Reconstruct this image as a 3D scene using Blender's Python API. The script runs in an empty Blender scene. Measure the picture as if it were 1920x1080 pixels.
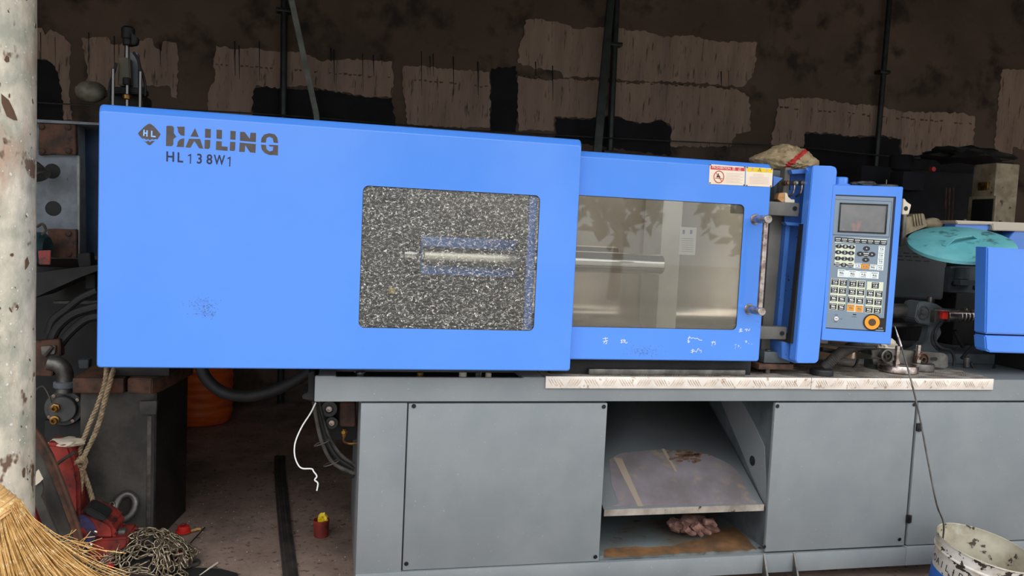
import bpy, bmesh, math, random
from mathutils import Vector, Matrix, Euler, noise as mnoise
random.seed(7)
V = Vector
# ------------------------------------------------------------------ camera, world, exposure
YAW, PITCH, ROLL = (math.radians(a) for a in (12.62537, 3.99579, -2.65481))
FPX, D, H = 1480.0, 2.9, 1.4317
cy, sy, cp, sp = math.cos(YAW), math.sin(YAW), math.cos(PITCH), math.sin(PITCH)
FW = V((sy*cp, cy*cp, -sp)); r0 = V((cy, -sy, 0)); d0 = FW.cross(r0)
RT = math.cos(ROLL)*r0 + math.sin(ROLL)*d0
DN = -math.sin(ROLL)*r0 + math.cos(ROLL)*d0
CAM = V((0, -D, H))
scn = bpy.context.scene
cam = bpy.data.cameras.new('camera'); camo = bpy.data.objects.new('camera', cam)
scn.collection.objects.link(camo); scn.camera = camo
cam.sensor_width = 36; cam.lens = FPX/1920*36; cam.clip_start = .02; cam.clip_end = 200
camo.matrix_world = Matrix(((RT.x, -DN.x, -FW.x, CAM.x), (RT.y, -DN.y, -FW.y, CAM.y), (RT.z, -DN.z, -FW.z, CAM.z), (0, 0, 0, 1)))
w = bpy.data.worlds.new('overcast_sky'); scn.world = w; w.use_nodes = True
nt = w.node_tree; bg = nt.nodes['Background']
tc = nt.nodes.new('ShaderNodeTexCoord'); nz = nt.nodes.new('ShaderNodeTexNoise'); cr = nt.nodes.new('ShaderNodeValToRGB')
nz.inputs['Scale'].default_value = 2.2; nz.inputs['Detail'].default_value = 4
nt.links.new(tc.outputs['Generated'], nz.inputs['Vector']); nt.links.new(nz.outputs['Fac'], cr.inputs['Fac'])
cr.color_ramp.elements[0].position = .3; cr.color_ramp.elements[0].color = (.78, .86, .95, 1)
cr.color_ramp.elements[1].position = .7; cr.color_ramp.elements[1].color = (1, 1, 1, 1)
# overcast luminance: three times brighter overhead than at the horizon
sx = nt.nodes.new('ShaderNodeSeparateXYZ'); nt.links.new(tc.outputs['Generated'], sx.inputs[0])
mr = nt.nodes.new('ShaderNodeMapRange'); mr.inputs['From Min'].default_value = 0; mr.inputs['From Max'].default_value = 1
mr.inputs['To Min'].default_value = .98; mr.inputs['To Max'].default_value = 2.95; nt.links.new(sx.outputs['Z'], mr.inputs['Value'])
nt.links.new(cr.outputs['Color'], bg.inputs['Color']); nt.links.new(mr.outputs['Result'], bg.inputs['Strength'])
scn.view_settings.view_transform = 'Standard'; scn.view_settings.look = 'None'
scn.view_settings.exposure = 0.5; scn.view_settings.gamma = 1; scn.view_settings.use_curve_mapping = False

# ------------------------------------------------------------------ measuring helpers (photo reading -> point at a real depth)
def ray(x, y): return (RT*(x-960) + DN*(y-540) + FW*FPX)
def P(x, y, Y): d = ray(x, y); return CAM + d*((Y+D)/d.y)
def PZ(x, y, z): d = ray(x, y); return CAM + d*((z-H)/d.z)
def PX(x, y, X): d = ray(x, y); return CAM + d*(X/d.x)
def RAD(x0, x1, y, Y):   # true radius of a round thing whose edges are seen at x0 and x1
    a, b = ray(x0, y), ray(x1, y); c = P((x0+x1)/2, y, Y)-CAM; return c.length*math.sin(a.angle(b)/2)
def pix(p):
    d = V(p)-CAM; z = d.dot(FW); return 960+FPX*d.dot(RT)/z, 540+FPX*d.dot(DN)/z
def M1(Y, x=960): return (P(x+1, 540, Y)-P(x, 540, Y)).length

# ------------------------------------------------------------------ mesh helpers
def nb(): return bmesh.new()
def face(bm, vs, m=0):
    try:
        f = bm.faces.new(vs); f.material_index = m; return f
    except ValueError: return None
def box(bm, x0, x1, y0, y1, z0, z1, bev=0, m=0, rot=None, seg=2):
    c = V(((x0+x1)/2, (y0+y1)/2, (z0+z1)/2)); s = V((abs(x1-x0), abs(y1-y0), abs(z1-z0)))
    mt = Matrix.Translation(c) @ (rot.to_4x4() if rot else Matrix()) @ Matrix.Diagonal((*s, 1))
    t = bmesh.new(); bmesh.ops.create_cube(t, size=1, matrix=mt)
    if bev > 0: bmesh.ops.bevel(t, geom=t.edges[:], offset=min(bev, min(s)*.45), segments=seg, affect='EDGES', profile=.5)
    merge(bm, t, m); return bm
def merge(bm, t, m=0):
    mp = {}
    for v in t.verts: mp[v] = bm.verts.new(v.co)
    for f in t.faces: face(bm, [mp[v] for v in f.verts], m if m is not None else f.material_index)
    t.free()
def prism(bm, pts, off, m=0, bev=0):
    """closed outline extruded by vector off"""
    t = bmesh.new(); a = [t.verts.new(p) for p in pts]
    f = t.faces.new(a); r = bmesh.ops.extrude_face_region(t, geom=[f])
    vs = [e for e in r['geom'] if isinstance(e, bmesh.types.BMVert)]
    bmesh.ops.translate(t, verts=vs, vec=off)
    bmesh.ops.recalc_face_normals(t, faces=t.faces[:])
    if bev: bmesh.ops.bevel(t, geom=t.edges[:], offset=bev, segments=2, affect='EDGES')
    big = [f for f in t.faces if len(f.verts) > 4]
    if big: bmesh.ops.triangulate(t, faces=big)
    merge(bm, t, m); return bm
def ppoly(bm, pix, Y, t, m=0, bev=0): return prism(bm, [P(x, y, Y) for x, y in pix], V((0, t, 0)), m, bev)
def smooth_path(pts, k=5):
    pts = [V(p) for p in pts]
    if len(pts) < 3 or k < 2: return pts
    q = [pts[0]*2-pts[1]] + pts + [pts[-1]*2-pts[-2]]; out = []
    for i in range(1, len(q)-2):
        a, b, c, d = q[i-1:i+3]
        for j in range(k):
            t = j/k
            out.append(.5*((2*b)+(c-a)*t+(2*a-5*b+4*c-d)*t*t+(3*b-a-3*c+d)*t**3))
    out.append(pts[-1]); return out
def tube(bm, pts, r, n=8, k=1, m=0, caps=True, closed=False, rfun=None):
    pts = smooth_path(pts, k) if k > 1 else [V(p) for p in pts]
    rings = []; up = None; N = len(pts)
    for i, p in enumerate(pts):
        if closed: t = pts[(i+1) % N]-pts[i-1]
        else: t = pts[min(i+1, N-1)]-pts[max(i-1, 0)]
        t = t.normalized() if t.length > 1e-9 else V((0, 0, 1))
        if up is None: up = t.orthogonal().normalized()
        up = (up - t*up.dot(t)); up = up.normalized() if up.length > 1e-6 else t.orthogonal().normalized()
        s = t.cross(up); rr = (rfun(i/(N-1)) if rfun else 1)*r
        rings.append([bm.verts.new(p+(up*math.cos(2*math.pi*j/n)+s*math.sin(2*math.pi*j/n))*rr) for j in range(n)])
    for i in range(N if closed else N-1):
        a, b = rings[i], rings[(i+1) % N]
        for j in range(n): face(bm, (a[j], a[(j+1) % n], b[(j+1) % n], b[j]), m)
    if caps and not closed: face(bm, rings[0][::-1], m); face(bm, rings[-1], m)
    return bm
def lathe(bm, prof, o, ax=(0, 0, 1), n=24, m=0, closed=False):
    """prof = [(radius, height along ax)]"""
    ax = V(ax).normalized(); u = ax.orthogonal().normalized(); s = ax.cross(u); o = V(o); rings = []
    for r, h in prof:
        if r < 1e-5: rings.append([bm.verts.new(o+ax*h)])
        else: rings.append([bm.verts.new(o+ax*h+(u*math.cos(2*math.pi*j/n)+s*math.sin(2*math.pi*j/n))*r) for j in range(n)])
    L = len(rings)
    for i in range(L if closed else L-1):
        a, b = rings[i], rings[(i+1) % L]
        for j in range(n):
            k = (j+1) % n
            if len(a) == 1 and len(b) == 1: continue
            if len(a) == 1: face(bm, (a[0], b[k], b[j]), m)
            elif len(b) == 1: face(bm, (a[j], a[k], b[0]), m)
            else: face(bm, (a[j], a[k], b[k], b[j]), m)
    return bm
def cyl(bm, o, ax, r, h, n=20, m=0, bev=.0):
    b = min(bev, r*.4, abs(h)*.4)
    pr = [(0, 0), (r-b, 0), (r, b), (r, h-b), (r-b, h), (0, h)] if b else [(0, 0), (r, 0), (r, h), (0, h)]
    return lathe(bm, pr, o, ax, n, m)
def rr_loop(x0, x1, z0, z1, r, n=5):
    """rounded rectangle, list of (x,z)"""
    o = []
    for cx, cz, a0 in ((x1-r, z1-r, 0), (x0+r, z1-r, 90), (x0+r, z0+r, 180), (x1-r, z0+r, 270)):
        for i in range(n+1):
            a = math.radians(a0+90*i/n); o.append((cx+r*math.cos(a), cz+r*math.sin(a)))
    return o
def text(bm, s, size, fn, m=0, ext=.0004, align='CENTER', sx=1.0, bold=0):
    cu = bpy.data.curves.new('t', 'FONT'); cu.body = s; cu.size = size; cu.extrude = 0; cu.align_x = align; cu.align_y = 'CENTER'; cu.resolution_u = 3; cu.offset = bold
    ob = bpy.data.objects.new('t', cu); me = bpy.data.meshes.new_from_object(ob)
    vs = [bm.verts.new(fn(v.co.x*sx, v.co.y)) for v in me.vertices]
    for p in me.polygons: face(bm, [vs[i] for i in p.vertices], m)
    bpy.data.objects.remove(ob); bpy.data.curves.remove(cu); bpy.data.meshes.remove(me)
ORG = {}
def obj(name, bm, mats, parent=None, sharp=.6, kind=None, label=None, smooth=True, origin=None):
    bmesh.ops.remove_doubles(bm, verts=bm.verts[:], dist=1e-6)
    bmesh.ops.recalc_face_normals(bm, faces=bm.faces[:])
    if origin is not None: c = V(origin)
    else:
        lo = V([min(v.co[i] for v in bm.verts) for i in range(3)]); hi = V([max(v.co[i] for v in bm.verts) for i in range(3)]); c = (lo+hi)/2
    bmesh.ops.translate(bm, verts=bm.verts[:], vec=-c)
    if smooth:
        for f in bm.faces: f.smooth = True
        for e in bm.edges:
            if len(e.link_faces) == 2 and e.calc_face_angle(0) > sharp: e.smooth = False
    me = bpy.data.meshes.new(name); bm.to_mesh(me); bm.free()
    for mm in (mats if isinstance(mats, (list, tuple)) else [mats]): me.materials.append(mm)
    o = bpy.data.objects.new(name, me); scn.collection.objects.link(o)
    if parent is not None: o.parent = parent; o.location = c-ORG[parent]
    else: o.location = c
    ORG[o] = c
    if kind: o['kind'] = kind
    if label: o['label'] = label
    return o
def tag(o, label, cat, group=None, kind=None):
    o['label'] = label; o['category'] = cat
    if group: o['group'] = group
    if kind: o['kind'] = kind
    return o
def root(name, label, cat, loc, group=None, rot=None):
    o = bpy.data.objects.new(name, None); scn.collection.objects.link(o); o.empty_display_size = .05
    o.location = loc; ORG[o] = V(loc)
    if rot is not None: o.rotation_euler = rot; ORG[o] = V((0, 0, 0))
    return tag(o, label, cat, group)
def inst(src, parent, world, rot=None, scale=None):
    c = src.copy(); scn.collection.objects.link(c); c.parent = parent; c.location = V(world)-(ORG[parent] if parent else V((0, 0, 0)))
    if rot is not None: c.rotation_euler = rot
    if scale: c.scale = scale
    ORG[c] = V(world); return c

# ------------------------------------------------------------------ materials
def lin(c):
    return tuple(((v/255)/12.92 if v/255 <= .04045 else ((v/255+.055)/1.055)**2.4) for v in c) + (1,)
MATS = {}
def mat(name, c, c2=None, rough=.5, metal=0, scale=5, bump=0, bscale=60, lo=.4, hi=.6, spot=None, sscale=20, slo=.62, shi=.66, stretch=(1, 1, 1), spec=.5, detail=6, rv=0, spot2=None, s2scale=8, s2lo=.6, s2hi=.7, coat=0, world=False):
    m = bpy.data.materials.new(name); m.use_nodes = True; t = m.node_tree; N = t.nodes; L = t.links
    b = N['Principled BSDF']; b.inputs['Roughness'].default_value = rough; b.inputs['Metallic'].default_value = metal
    b.inputs['Specular IOR Level'].default_value = spec; b.inputs['Coat Weight'].default_value = coat; b.inputs['Coat Roughness'].default_value = .08
    tc = N.new('ShaderNodeTexCoord'); mp = N.new('ShaderNodeMapping'); mp.inputs['Scale'].default_value = stretch
    if world:
        g = N.new('ShaderNodeNewGeometry'); L.new(g.outputs['Position'], mp.inputs['Vector'])
    else: L.new(tc.outputs['Object'], mp.inputs['Vector'])
    def noi(sc, d=detail, dist=0):
        n = N.new('ShaderNodeTexNoise'); n.inputs['Scale'].default_value = sc; n.inputs['Detail'].default_value = d; n.inputs['Roughness'].default_value = .6; n.inputs['Distortion'].default_value = dist
        L.new(mp.outputs['Vector'], n.inputs['Vector']); return n
    def ramp(n, a, z):
        r = N.new('ShaderNodeMapRange'); r.inputs['From Min'].default_value = a; r.inputs['From Max'].default_value = z; r.clamp = True
        L.new(n.outputs['Fac'], r.inputs['Value']); return r
    def mix(fac, A, B):
        x = N.new('ShaderNodeMix'); x.data_type = 'RGBA'
        L.new(fac, x.inputs['Factor'])
        for k, q in ((6, A), (7, B)):
            if isinstance(q, tuple): x.inputs[k].default_value = q
            else: L.new(q, x.inputs[k])
        return x.outputs[2]
    col = lin(c)
    if c2:
        f = ramp(noi(scale), lo, hi).outputs['Result']; col = mix(f, lin(c), lin(c2))
        if rv:
            q = N.new('ShaderNodeMath'); q.operation = 'MULTIPLY_ADD'; L.new(f, q.inputs[0]); q.inputs[1].default_value = rv; q.inputs[2].default_value = rough; L.new(q.outputs[0], b.inputs['Roughness'])
    if spot2: col = mix(ramp(noi(s2scale), s2lo, s2hi).outputs['Result'], col, lin(spot2))
    if spot: col = mix(ramp(noi(sscale, 3), slo, shi).outputs['Result'], col, lin(spot))
    if isinstance(col, tuple): b.inputs['Base Color'].default_value = col
    else: L.new(col, b.inputs['Base Color'])
    if bump:
        bp = N.new('ShaderNodeBump'); bp.inputs['Strength'].default_value = bump; bp.inputs['Distance'].default_value = .01
        L.new(noi(bscale, 5).outputs['Fac'], bp.inputs['Height']); L.new(bp.outputs['Normal'], b.inputs['Normal'])
    MATS[name] = m; return m
blue = mat('blue_enamel', (74, 138, 234), (80, 142, 236), rough=.3, scale=1.2, spec=.5, coat=.5, bump=.012, bscale=14)
blue_d = mat('worn_blue_enamel', (70, 120, 200), (62, 108, 180), rough=.45, scale=5, spot=(40, 45, 55), sscale=55, slo=.66, shi=.7)
grey = mat('grey_enamel', (130, 134, 135), (121, 126, 128), rough=.42, scale=3, spot=(160, 160, 155), sscale=90, slo=.7, shi=.72, bump=.03, bscale=300, spot2=(122, 126, 127), s2scale=1.6)
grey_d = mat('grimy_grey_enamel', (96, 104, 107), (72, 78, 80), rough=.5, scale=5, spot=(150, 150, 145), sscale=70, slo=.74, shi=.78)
rustg = mat('rust_stained_enamel', (112, 122, 124), (100, 92, 80), rough=.6, scale=2.5, lo=.42, hi=.62, spot=(62, 40, 26), sscale=22, slo=.6, shi=.7)
steel = mat('dull_steel', (120, 116, 110), (88, 84, 80), rough=.42, metal=.7, scale=14, bump=.1, bscale=80)
primer = mat('bare_worn_sheet', (126, 118, 122), (108, 100, 100), rough=.5, metal=.25, scale=5, spot=(142, 126, 106), sscale=14, slo=.58, shi=.75)
chrome = mat('chrome', (225, 222, 218), rough=.16, metal=1)
chrome_w = mat('worn_chrome', (196, 184, 176), (140, 120, 110), rough=.25, metal=.9, scale=30, spot=(110, 75, 55), sscale=120, slo=.62, shi=.7)
alu = mat('aluminium_tread', (240, 228, 216), (222, 210, 198), rough=.5, metal=.15, scale=8, spot=(176, 146, 120), sscale=34, slo=.6, shi=.7)
alu_top = mat('dirty_aluminium', (176, 166, 154), (118, 108, 98), rough=.6, metal=.15, scale=7, lo=.35, hi=.65, spot=(60, 50, 44), sscale=26, slo=.62, shi=.72)
black = mat('black_rubber', (24, 24, 25), (34, 34, 35), rough=.6, scale=12)
blackp = mat('black_gloss', (14, 15, 18), rough=.25)
dark = mat('dark_machine_grime', (34, 32, 30), (20, 19, 19), rough=.7, scale=9, spot=(70, 60, 50), sscale=40, slo=.68, shi=.76)
dust = mat('dusty_black_hose', (84, 78, 72), (52, 49, 46), rough=.7, scale=20)
brass = mat('brass', (170, 130, 70), (120, 84, 44), rough=.35, metal=.85, scale=30)
rust = mat('rusty_iron', (96, 62, 44), (58, 42, 34), rough=.75, scale=12, bump=.3, bscale=50, spot=(36, 30, 28), sscale=25, slo=.6, shi=.7)
whitep = mat('white_print', (236, 234, 228), rough=.5)
red = mat('red_enamel', (158, 52, 42), (112, 38, 32), rough=.5, scale=9, spot=(56, 34, 30), sscale=25, slo=.56, shi=.66)
redp = mat('red_plastic', (206, 44, 34), rough=.4)
violet = mat('scuffed_violet_blue', (70, 66, 104), (56, 50, 78), rough=.55, scale=16, spot=(110, 80, 76), sscale=36)
cream = mat('cream_enamel_dirty', (176, 160, 132), (140, 124, 98), rough=.6, scale=8, spot=(84, 66, 46), sscale=20, slo=.62, shi=.7)
teal = mat('turquoise_paint', (140, 222, 226), (120, 206, 212), rough=.5, scale=5, spot=(80, 130, 134), sscale=12, slo=.6, shi=.7)
logo = mat('dark_brown_lettering', (66, 58, 58), (78, 68, 62), rough=.5, scale=30)
navy = mat('navy_lettering', (22, 26, 70), rough=.5)
yellow = mat('yellow_print', (236, 200, 20), rough=.45)
redpr = mat('red_print', (206, 54, 46), rough=.45)
labelw = mat('cream_label', (240, 226, 206), (236, 216, 190), rough=.45, scale=10)
pink_t = mat('pale_text', (214, 180, 170), rough=.5)
ovl = mat('slate_keypad_film', (132, 146, 160), (126, 140, 154), rough=.38, scale=6)
ovl_n = mat('dark_navy_border', (26, 34, 62), rough=.35)
keyk = mat('black_key', (38, 38, 40), rough=.4)
pale = mat('pale_green_key_field', (222, 226, 200), rough=.45)
palew = mat('white_key_field', (232, 238, 234), rough=.45)
orange = mat('orange_key', (240, 158, 36), rough=.42)
orangeb = mat('orange_plastic', (250, 118, 44), (236, 96, 32), rough=.45, scale=6, stretch=(1, 1, 6))
screenm = mat('screen_glass', (128, 124, 122), (112, 112, 112), rough=.12, scale=9, spot=(160, 120, 116), sscale=13, slo=.58, shi=.7)  # pinkish blotches put a reflection into the screen colour
straw = mat('broom_straw', (218, 172, 104), (180, 132, 70), rough=.6, scale=30, spot=(236, 204, 150), sscale=60, slo=.55, shi=.65)
ropem = mat('grey_brown_rope', (186, 164, 132), (140, 120, 94), rough=.85, scale=40)
chainm = mat('worn_chain_steel', (196, 182, 158), (130, 112, 90), rough=.32, metal=.7, scale=60)
sack = mat('woven_sack', (186, 164, 128), (160, 138, 104), rough=.8, scale=9, bump=.3, bscale=180)
redcl = mat('red_woven_stripe', (186, 52, 46), rough=.8)
cloth = mat('pink_grimy_cloth', (168, 126, 114), (104, 74, 62), rough=.9, scale=14, spot=(60, 44, 36), sscale=20)
wood = mat('raw_timber', (196, 146, 92), (176, 124, 74), rough=.7, scale=10, stretch=(1, 1, 8))
whitem = mat('off_white_plastic', (220, 206, 184), rough=.5)
galv = mat('galvanised_pipe', (214, 202, 182), (160, 158, 142), rough=.55, metal=.1, scale=14, lo=.38, hi=.62, spot=(110, 86, 68), sscale=17, slo=.61, shi=.66, spot2=(176, 146, 124), s2scale=6, s2lo=.52, s2hi=.66, bump=.25, bscale=60, stretch=(1, 1, .55), coat=.15)
splash = mat('dried_plaster_splash', (214, 210, 200), rough=.8)
scab = mat('rust_scab', (92, 66, 48), rough=.8)
colm = mat('greasy_black_iron', (44, 41, 39), (28, 26, 25), rough=.5, metal=.2, scale=8, spot=(92, 80, 66), sscale=46, slo=.68, shi=.74, bump=.3, bscale=40)
colf = mat('oily_grey_iron', (84, 80, 73), (56, 53, 49), rough=.55, metal=.2, scale=5, bump=.15, bscale=60, spot=(88, 66, 44), sscale=30, slo=.72, shi=.78)
platen = mat('blue_grey_iron', (120, 128, 136), (96, 102, 108), rough=.55, scale=9, spot=(90, 74, 60), sscale=24, slo=.64, shi=.72)
bluedk = mat('dark_blue_enamel', (44, 66, 96), (34, 48, 70), rough=.5, scale=6)
floorm = mat('oily_dirt_floor', (168, 142, 128), (124, 104, 92), rough=.75, scale=2.2, lo=.35, hi=.65, spot=(78, 66, 58), sscale=30, slo=.58, shi=.7, bump=.4, bscale=26, spot2=(92, 78, 70), s2scale=1.3, s2lo=.5, s2hi=.66, world=True)
yard = mat('yard_concrete', (150, 146, 138), (128, 124, 116), rough=.9, scale=.8, bump=.2, bscale=12)
wallm = mat('soot_brown_render', (116, 96, 82), (84, 70, 60), rough=.95, scale=1.1, lo=.3, hi=.7, bump=.5, bscale=18, spot=(62, 52, 45), sscale=4, slo=.52, shi=.7)
patchm = mat('taupe_plaster', (176, 150, 132), (146, 124, 110), rough=.95, scale=2.2, lo=.35, hi=.65, stretch=(3, 1, .5), bump=.3, bscale=16, spot=(96, 82, 72), sscale=11, slo=.58, shi=.7)
darkp = mat('black_damp_render', (34, 34, 38), (26, 26, 30), rough=.95, scale=4, bump=.5, bscale=24)
pipem = mat('dark_green_grey_conduit', (62, 68, 66), (44, 48, 46), rough=.4, metal=.4, scale=6)
lean_m = mat('pale_grey_lath', (150, 154, 146), (120, 124, 116), rough=.6, scale=8)
inner = mat('dull_grey_liner_sheet', (206, 190, 170), (184, 168, 148), rough=.24, metal=.95, scale=2.5, spot=(110, 96, 84), sscale=16, slo=.68, shi=.75)
inner_d = mat('dark_grey_casting', (84, 84, 82), (62, 62, 60), rough=.5, scale=6)  # one dark grey for castings, mottled at random
inner_l = mat('pale_streak_sheet', (214, 206, 192), (196, 188, 174), rough=.6, scale=4)
inner_b = mat('brown_grey_casting', (104, 94, 84), (66, 58, 52), rough=.6, scale=7, lo=.42, hi=.58)
chrome_d = mat('dim_chrome', (120, 118, 116), rough=.3, metal=1)
roofm = mat('roof_sheet', (60, 56, 52), rough=.9)
leaf = mat('tree_foliage', (58, 84, 44), (36, 58, 30), rough=.9, scale=3)
bark = mat('tree_bark', (84, 70, 56), rough=.9)
bucketm = mat('stained_tin_white', (214, 208, 200), (186, 180, 170), rough=.5, scale=6, spot=(50, 42, 36), sscale=22, slo=.57, shi=.6, spot2=(168, 152, 122), s2scale=9, s2lo=.5, s2hi=.62)
bucketi = mat('bucket_inside', (176, 168, 148), (140, 130, 108), rough=.55, metal=.2, scale=5, spot=(60, 52, 40), sscale=18, slo=.6, shi=.64, spot2=(206, 200, 186), s2scale=4, s2lo=.5, s2hi=.7)
bucketb = mat('bucket_blue', (30, 92, 176), rough=.45)
ink = mat('black_ink', (28, 26, 26), rough=.6)

def pane_mat(name, haze, hcol, wrinkle):
    m = bpy.data.materials.new(name); m.use_nodes = True; t = m.node_tree; N = t.nodes; L = t.links
    N.remove(N['Principled BSDF']); out = N['Material Output']
    tr = N.new('ShaderNodeBsdfTransparent'); tr.inputs[0].default_value = (.93, .93, .91, 1)
    gl = N.new('ShaderNodeBsdfGlossy'); gl.inputs['Roughness'].default_value = .02 if not wrinkle else .12
    df = N.new('ShaderNodeBsdfDiffuse'); df.inputs[0].default_value = lin(hcol)
    fr = N.new('ShaderNodeFresnel'); fr.inputs[0].default_value = 1.6
    a = N.new('ShaderNodeMixShader'); a.inputs[0].default_value = haze; L.new(tr.outputs[0], a.inputs[1]); L.new(df.outputs[0], a.inputs[2])
    b = N.new('ShaderNodeMixShader'); L.new(fr.outputs[0], b.inputs[0]); L.new(a.outputs[0], b.inputs[1]); L.new(gl.outputs[0], b.inputs[2])
    fin = b
    tc = N.new('ShaderNodeTexCoord')
    if wrinkle:
        mp = N.new('ShaderNodeMapping'); mp.inputs['Scale'].default_value = (1, 1, 1.35); mp.inputs['Rotation'].default_value = (0, .35, 0); L.new(tc.outputs['Object'], mp.inputs[0])
        n = N.new('ShaderNodeTexNoise'); n.inputs['Scale'].default_value = 58; n.inputs['Detail'].default_value = 1.5; n.inputs['Distortion'].default_value = 1.2; L.new(mp.outputs[0], n.inputs[0])
        s = N.new('ShaderNodeMath'); s.operation = 'SUBTRACT'; L.new(n.outputs[0], s.inputs[0]); s.inputs[1].default_value = .5
        ab = N.new('ShaderNodeMath'); ab.operation = 'ABSOLUTE'; L.new(s.outputs[0], ab.inputs[0])
        r = N.new('ShaderNodeMapRange'); L.new(ab.outputs[0], r.inputs[0]); r.inputs[1].default_value = .006; r.inputs[2].default_value = .02; r.inputs[3].default_value = 1; r.inputs[4].default_value = 0
        n2 = N.new('ShaderNodeTexNoise'); n2.inputs['Scale'].default_value = 75; n2.inputs['Detail'].default_value = 1; L.new(mp.outputs[0], n2.inputs[0])
        r2 = N.new('ShaderNodeMapRange'); L.new(n2.outputs[0], r2.inputs[0]); r2.inputs[1].default_value = .46; r2.inputs[2].default_value = .52
        mu = N.new('ShaderNodeMath'); mu.operation = 'MULTIPLY'; L.new(r.outputs[0], mu.inputs[0]); L.new(r2.outputs[0], mu.inputs[1])
        m8 = N.new('ShaderNodeMath'); m8.operation = 'MULTIPLY'; L.new(mu.outputs[0], m8.inputs[0]); m8.inputs[1].default_value = .95
        wd = N.new('ShaderNodeBsdfDiffuse'); wd.inputs[0].default_value = (.92, .88, .8, 1)
        c = N.new('ShaderNodeMixShader'); L.new(m8.outputs[0], c.inputs[0]); L.new(b.outputs[0], c.inputs[1]); L.new(wd.outputs[0], c.inputs[2]); fin = c
        bp = N.new('ShaderNodeBump'); bp.inputs['Strength'].default_value = .8; bp.inputs['Distance'].default_value = .006; L.new(n.outputs[0], bp.inputs['Height'])
        for q in (gl, fr): L.new(bp.outputs[0], q.inputs['Normal'])
    L.new(fin.outputs[0], out.inputs[0]); return m
pane_clear = pane_mat('hazy_clear_pane', .14, (190, 178, 158), False)
pane_crinkle = pane_mat('crinkled_film_pane', .05, (160, 150, 132), True)
# ------------------------------------------------------------------ the setting
YW = 3.6
def struct(name, bm, m, **k): return obj(name, bm, m, kind='structure', **k)
bm = nb()                                                   # floor: a grid with slight unevenness
x0, x1, y0, y1, nx, ny = -4.05, 9.05, -1.2, YW+.1, 90, 40
g = [[bm.verts.new((x0+(x1-x0)*i/nx, y0+(y1-y0)*j/ny, .006*mnoise.noise(V((i*.35, j*.35, 0)))-.004)) for i in range(nx+1)] for j in range(ny+1)]
for j in range(ny):
    for i in range(nx): bm.faces.new((g[j][i], g[j][i+1], g[j+1][i+1], g[j+1][i]))
struct('floor', bm, floorm)
struct('ground', box(nb(), -30, 40, -40, -1.2, -.06, -.012), yard)
wall = struct('wall_back', box(nb(), -4, 9, YW, YW+.2, -.2, 4.6), wallm)
struct('wall_left', box(nb(), -4.2, -4, -1.2, YW+.2, -.2, 4.6), wallm)
struct('wall_right', box(nb(), 9, 9.2, -1.2, YW+.2, -.2, 4.6), wallm)
struct('ceiling', box(nb(), -4.2, 9.2, -1.05, YW+.2, 4.4, 4.5), roofm)
struct('wall_front', box(nb(), -4.2, 9.2, -1.05, -.9, 2.95, 4.4), wallm)  # unseen lintel, height and setback tuned to keep the interior dark

def jag(poly, step=7, amp=3.2, seed=0):
    rnd = random.Random(seed); out = []
    n = len(poly)
    for i in range(n):
        a, b = poly[i], poly[(i+1) % n]; L = math.hypot(b[0]-a[0], b[1]-a[1]); k = max(1, int(L/step))
        nxv, nyv = -(b[1]-a[1])/L, (b[0]-a[0])/L
        for j in range(k):
            t = j/k; d = rnd.uniform(-amp, amp) if j else 0
            out.append((a[0]+(b[0]-a[0])*t+nxv*d, a[1]+(b[1]-a[1])*t+nyv*d))
    return out
pale_patches = [
 [(60,50),(78,52),(84,66),(95,55),(120,68),(133,85),(131,130),(130,170),(135,225),(120,225),(118,195),(112,150),(104,125),(88,112),(60,112)],
 [(152,72),(200,68),(207,82),(225,84),(235,72),(262,76),(285,72),(292,90),(304,96),(305,78),(330,80),(334,115),(332,185),(322,182),(318,162),(275,160),(190,172),(158,158),(165,140),(158,100)],
 [(405,85),(440,92),(480,90),(522,98),(560,97),(600,114),(650,110),(735,115),(738,150),(735,182),(690,182),(660,176),(600,166),(560,160),(525,165),(480,160),(474,172),(470,235),(388,235),(392,170),(403,150),(400,120)],
 [(757,124),(800,125),(850,130),(918,135),(920,160),(918,240),(860,240),(765,234),(757,180),(755,140)],
 [(985,38),(1010,36),(1040,40),(1080,54),(1125,50),(1160,52),(1180,57),(1210,57),(1245,70),(1300,66),(1320,74),(1345,78),(1420,80),(1416,125),(1410,145),(1392,163),(1300,154),(1200,152),(1100,144),(1056,146),(1050,134),(1000,128),(971,118),(975,80),(984,60)],
 [(972,142),(1020,150),(1060,148),(1130,152),(1250,158),(1380,166),(1405,182),(1408,245),(1380,250),(1370,275),(1258,275),(1258,236),(1240,224),(1200,232),(1150,216),(1100,222),(1040,218),(1038,246),(972,244),(970,190)],
 [(1460,185),(1530,183),(1600,196),(1640,197),(1700,210),(1800,212),(1828,218),(1825,270),(1820,290),(1775,285),(1750,280),(1690,300),(1690,260),(1650,254),(1600,255),(1560,250),(1510,248),(1506,278),(1446,278),(1448,255),(1455,220)],
 [(1880,130),(1932,132),(1932,285),(1900,275),(1895,302),(1865,282),(1868,235),(1873,175)],
]
for i, p in enumerate(pale_patches):
    obj('plaster_patch', ppoly(nb(), jag(p, 5, 2.2, i), YW-.012, .012), patchm, wall, smooth=False)
dark_patches = [
 [(60,112),(88,113),(104,126),(113,150),(118,195),(118,228),(60,226)],
 [(474,168),(500,160),(560,168),(600,168),(660,178),(735,184),(742,240),(474,240)],
 [(922,128),(968,124),(972,180),(968,250),(920,246)],
 [(1042,220),(1100,224),(1150,218),(1200,232),(1240,226),(1258,238),(1258,292),(1042,262)],
 [(1508,250),(1560,252),(1600,257),(1650,256),(1688,262),(1684,330),(1508,310)],
 [(1740,282),(1800,292),(1862,282),(1880,300),(1870,330),(1700,330),(1700,302)],
]
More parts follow.
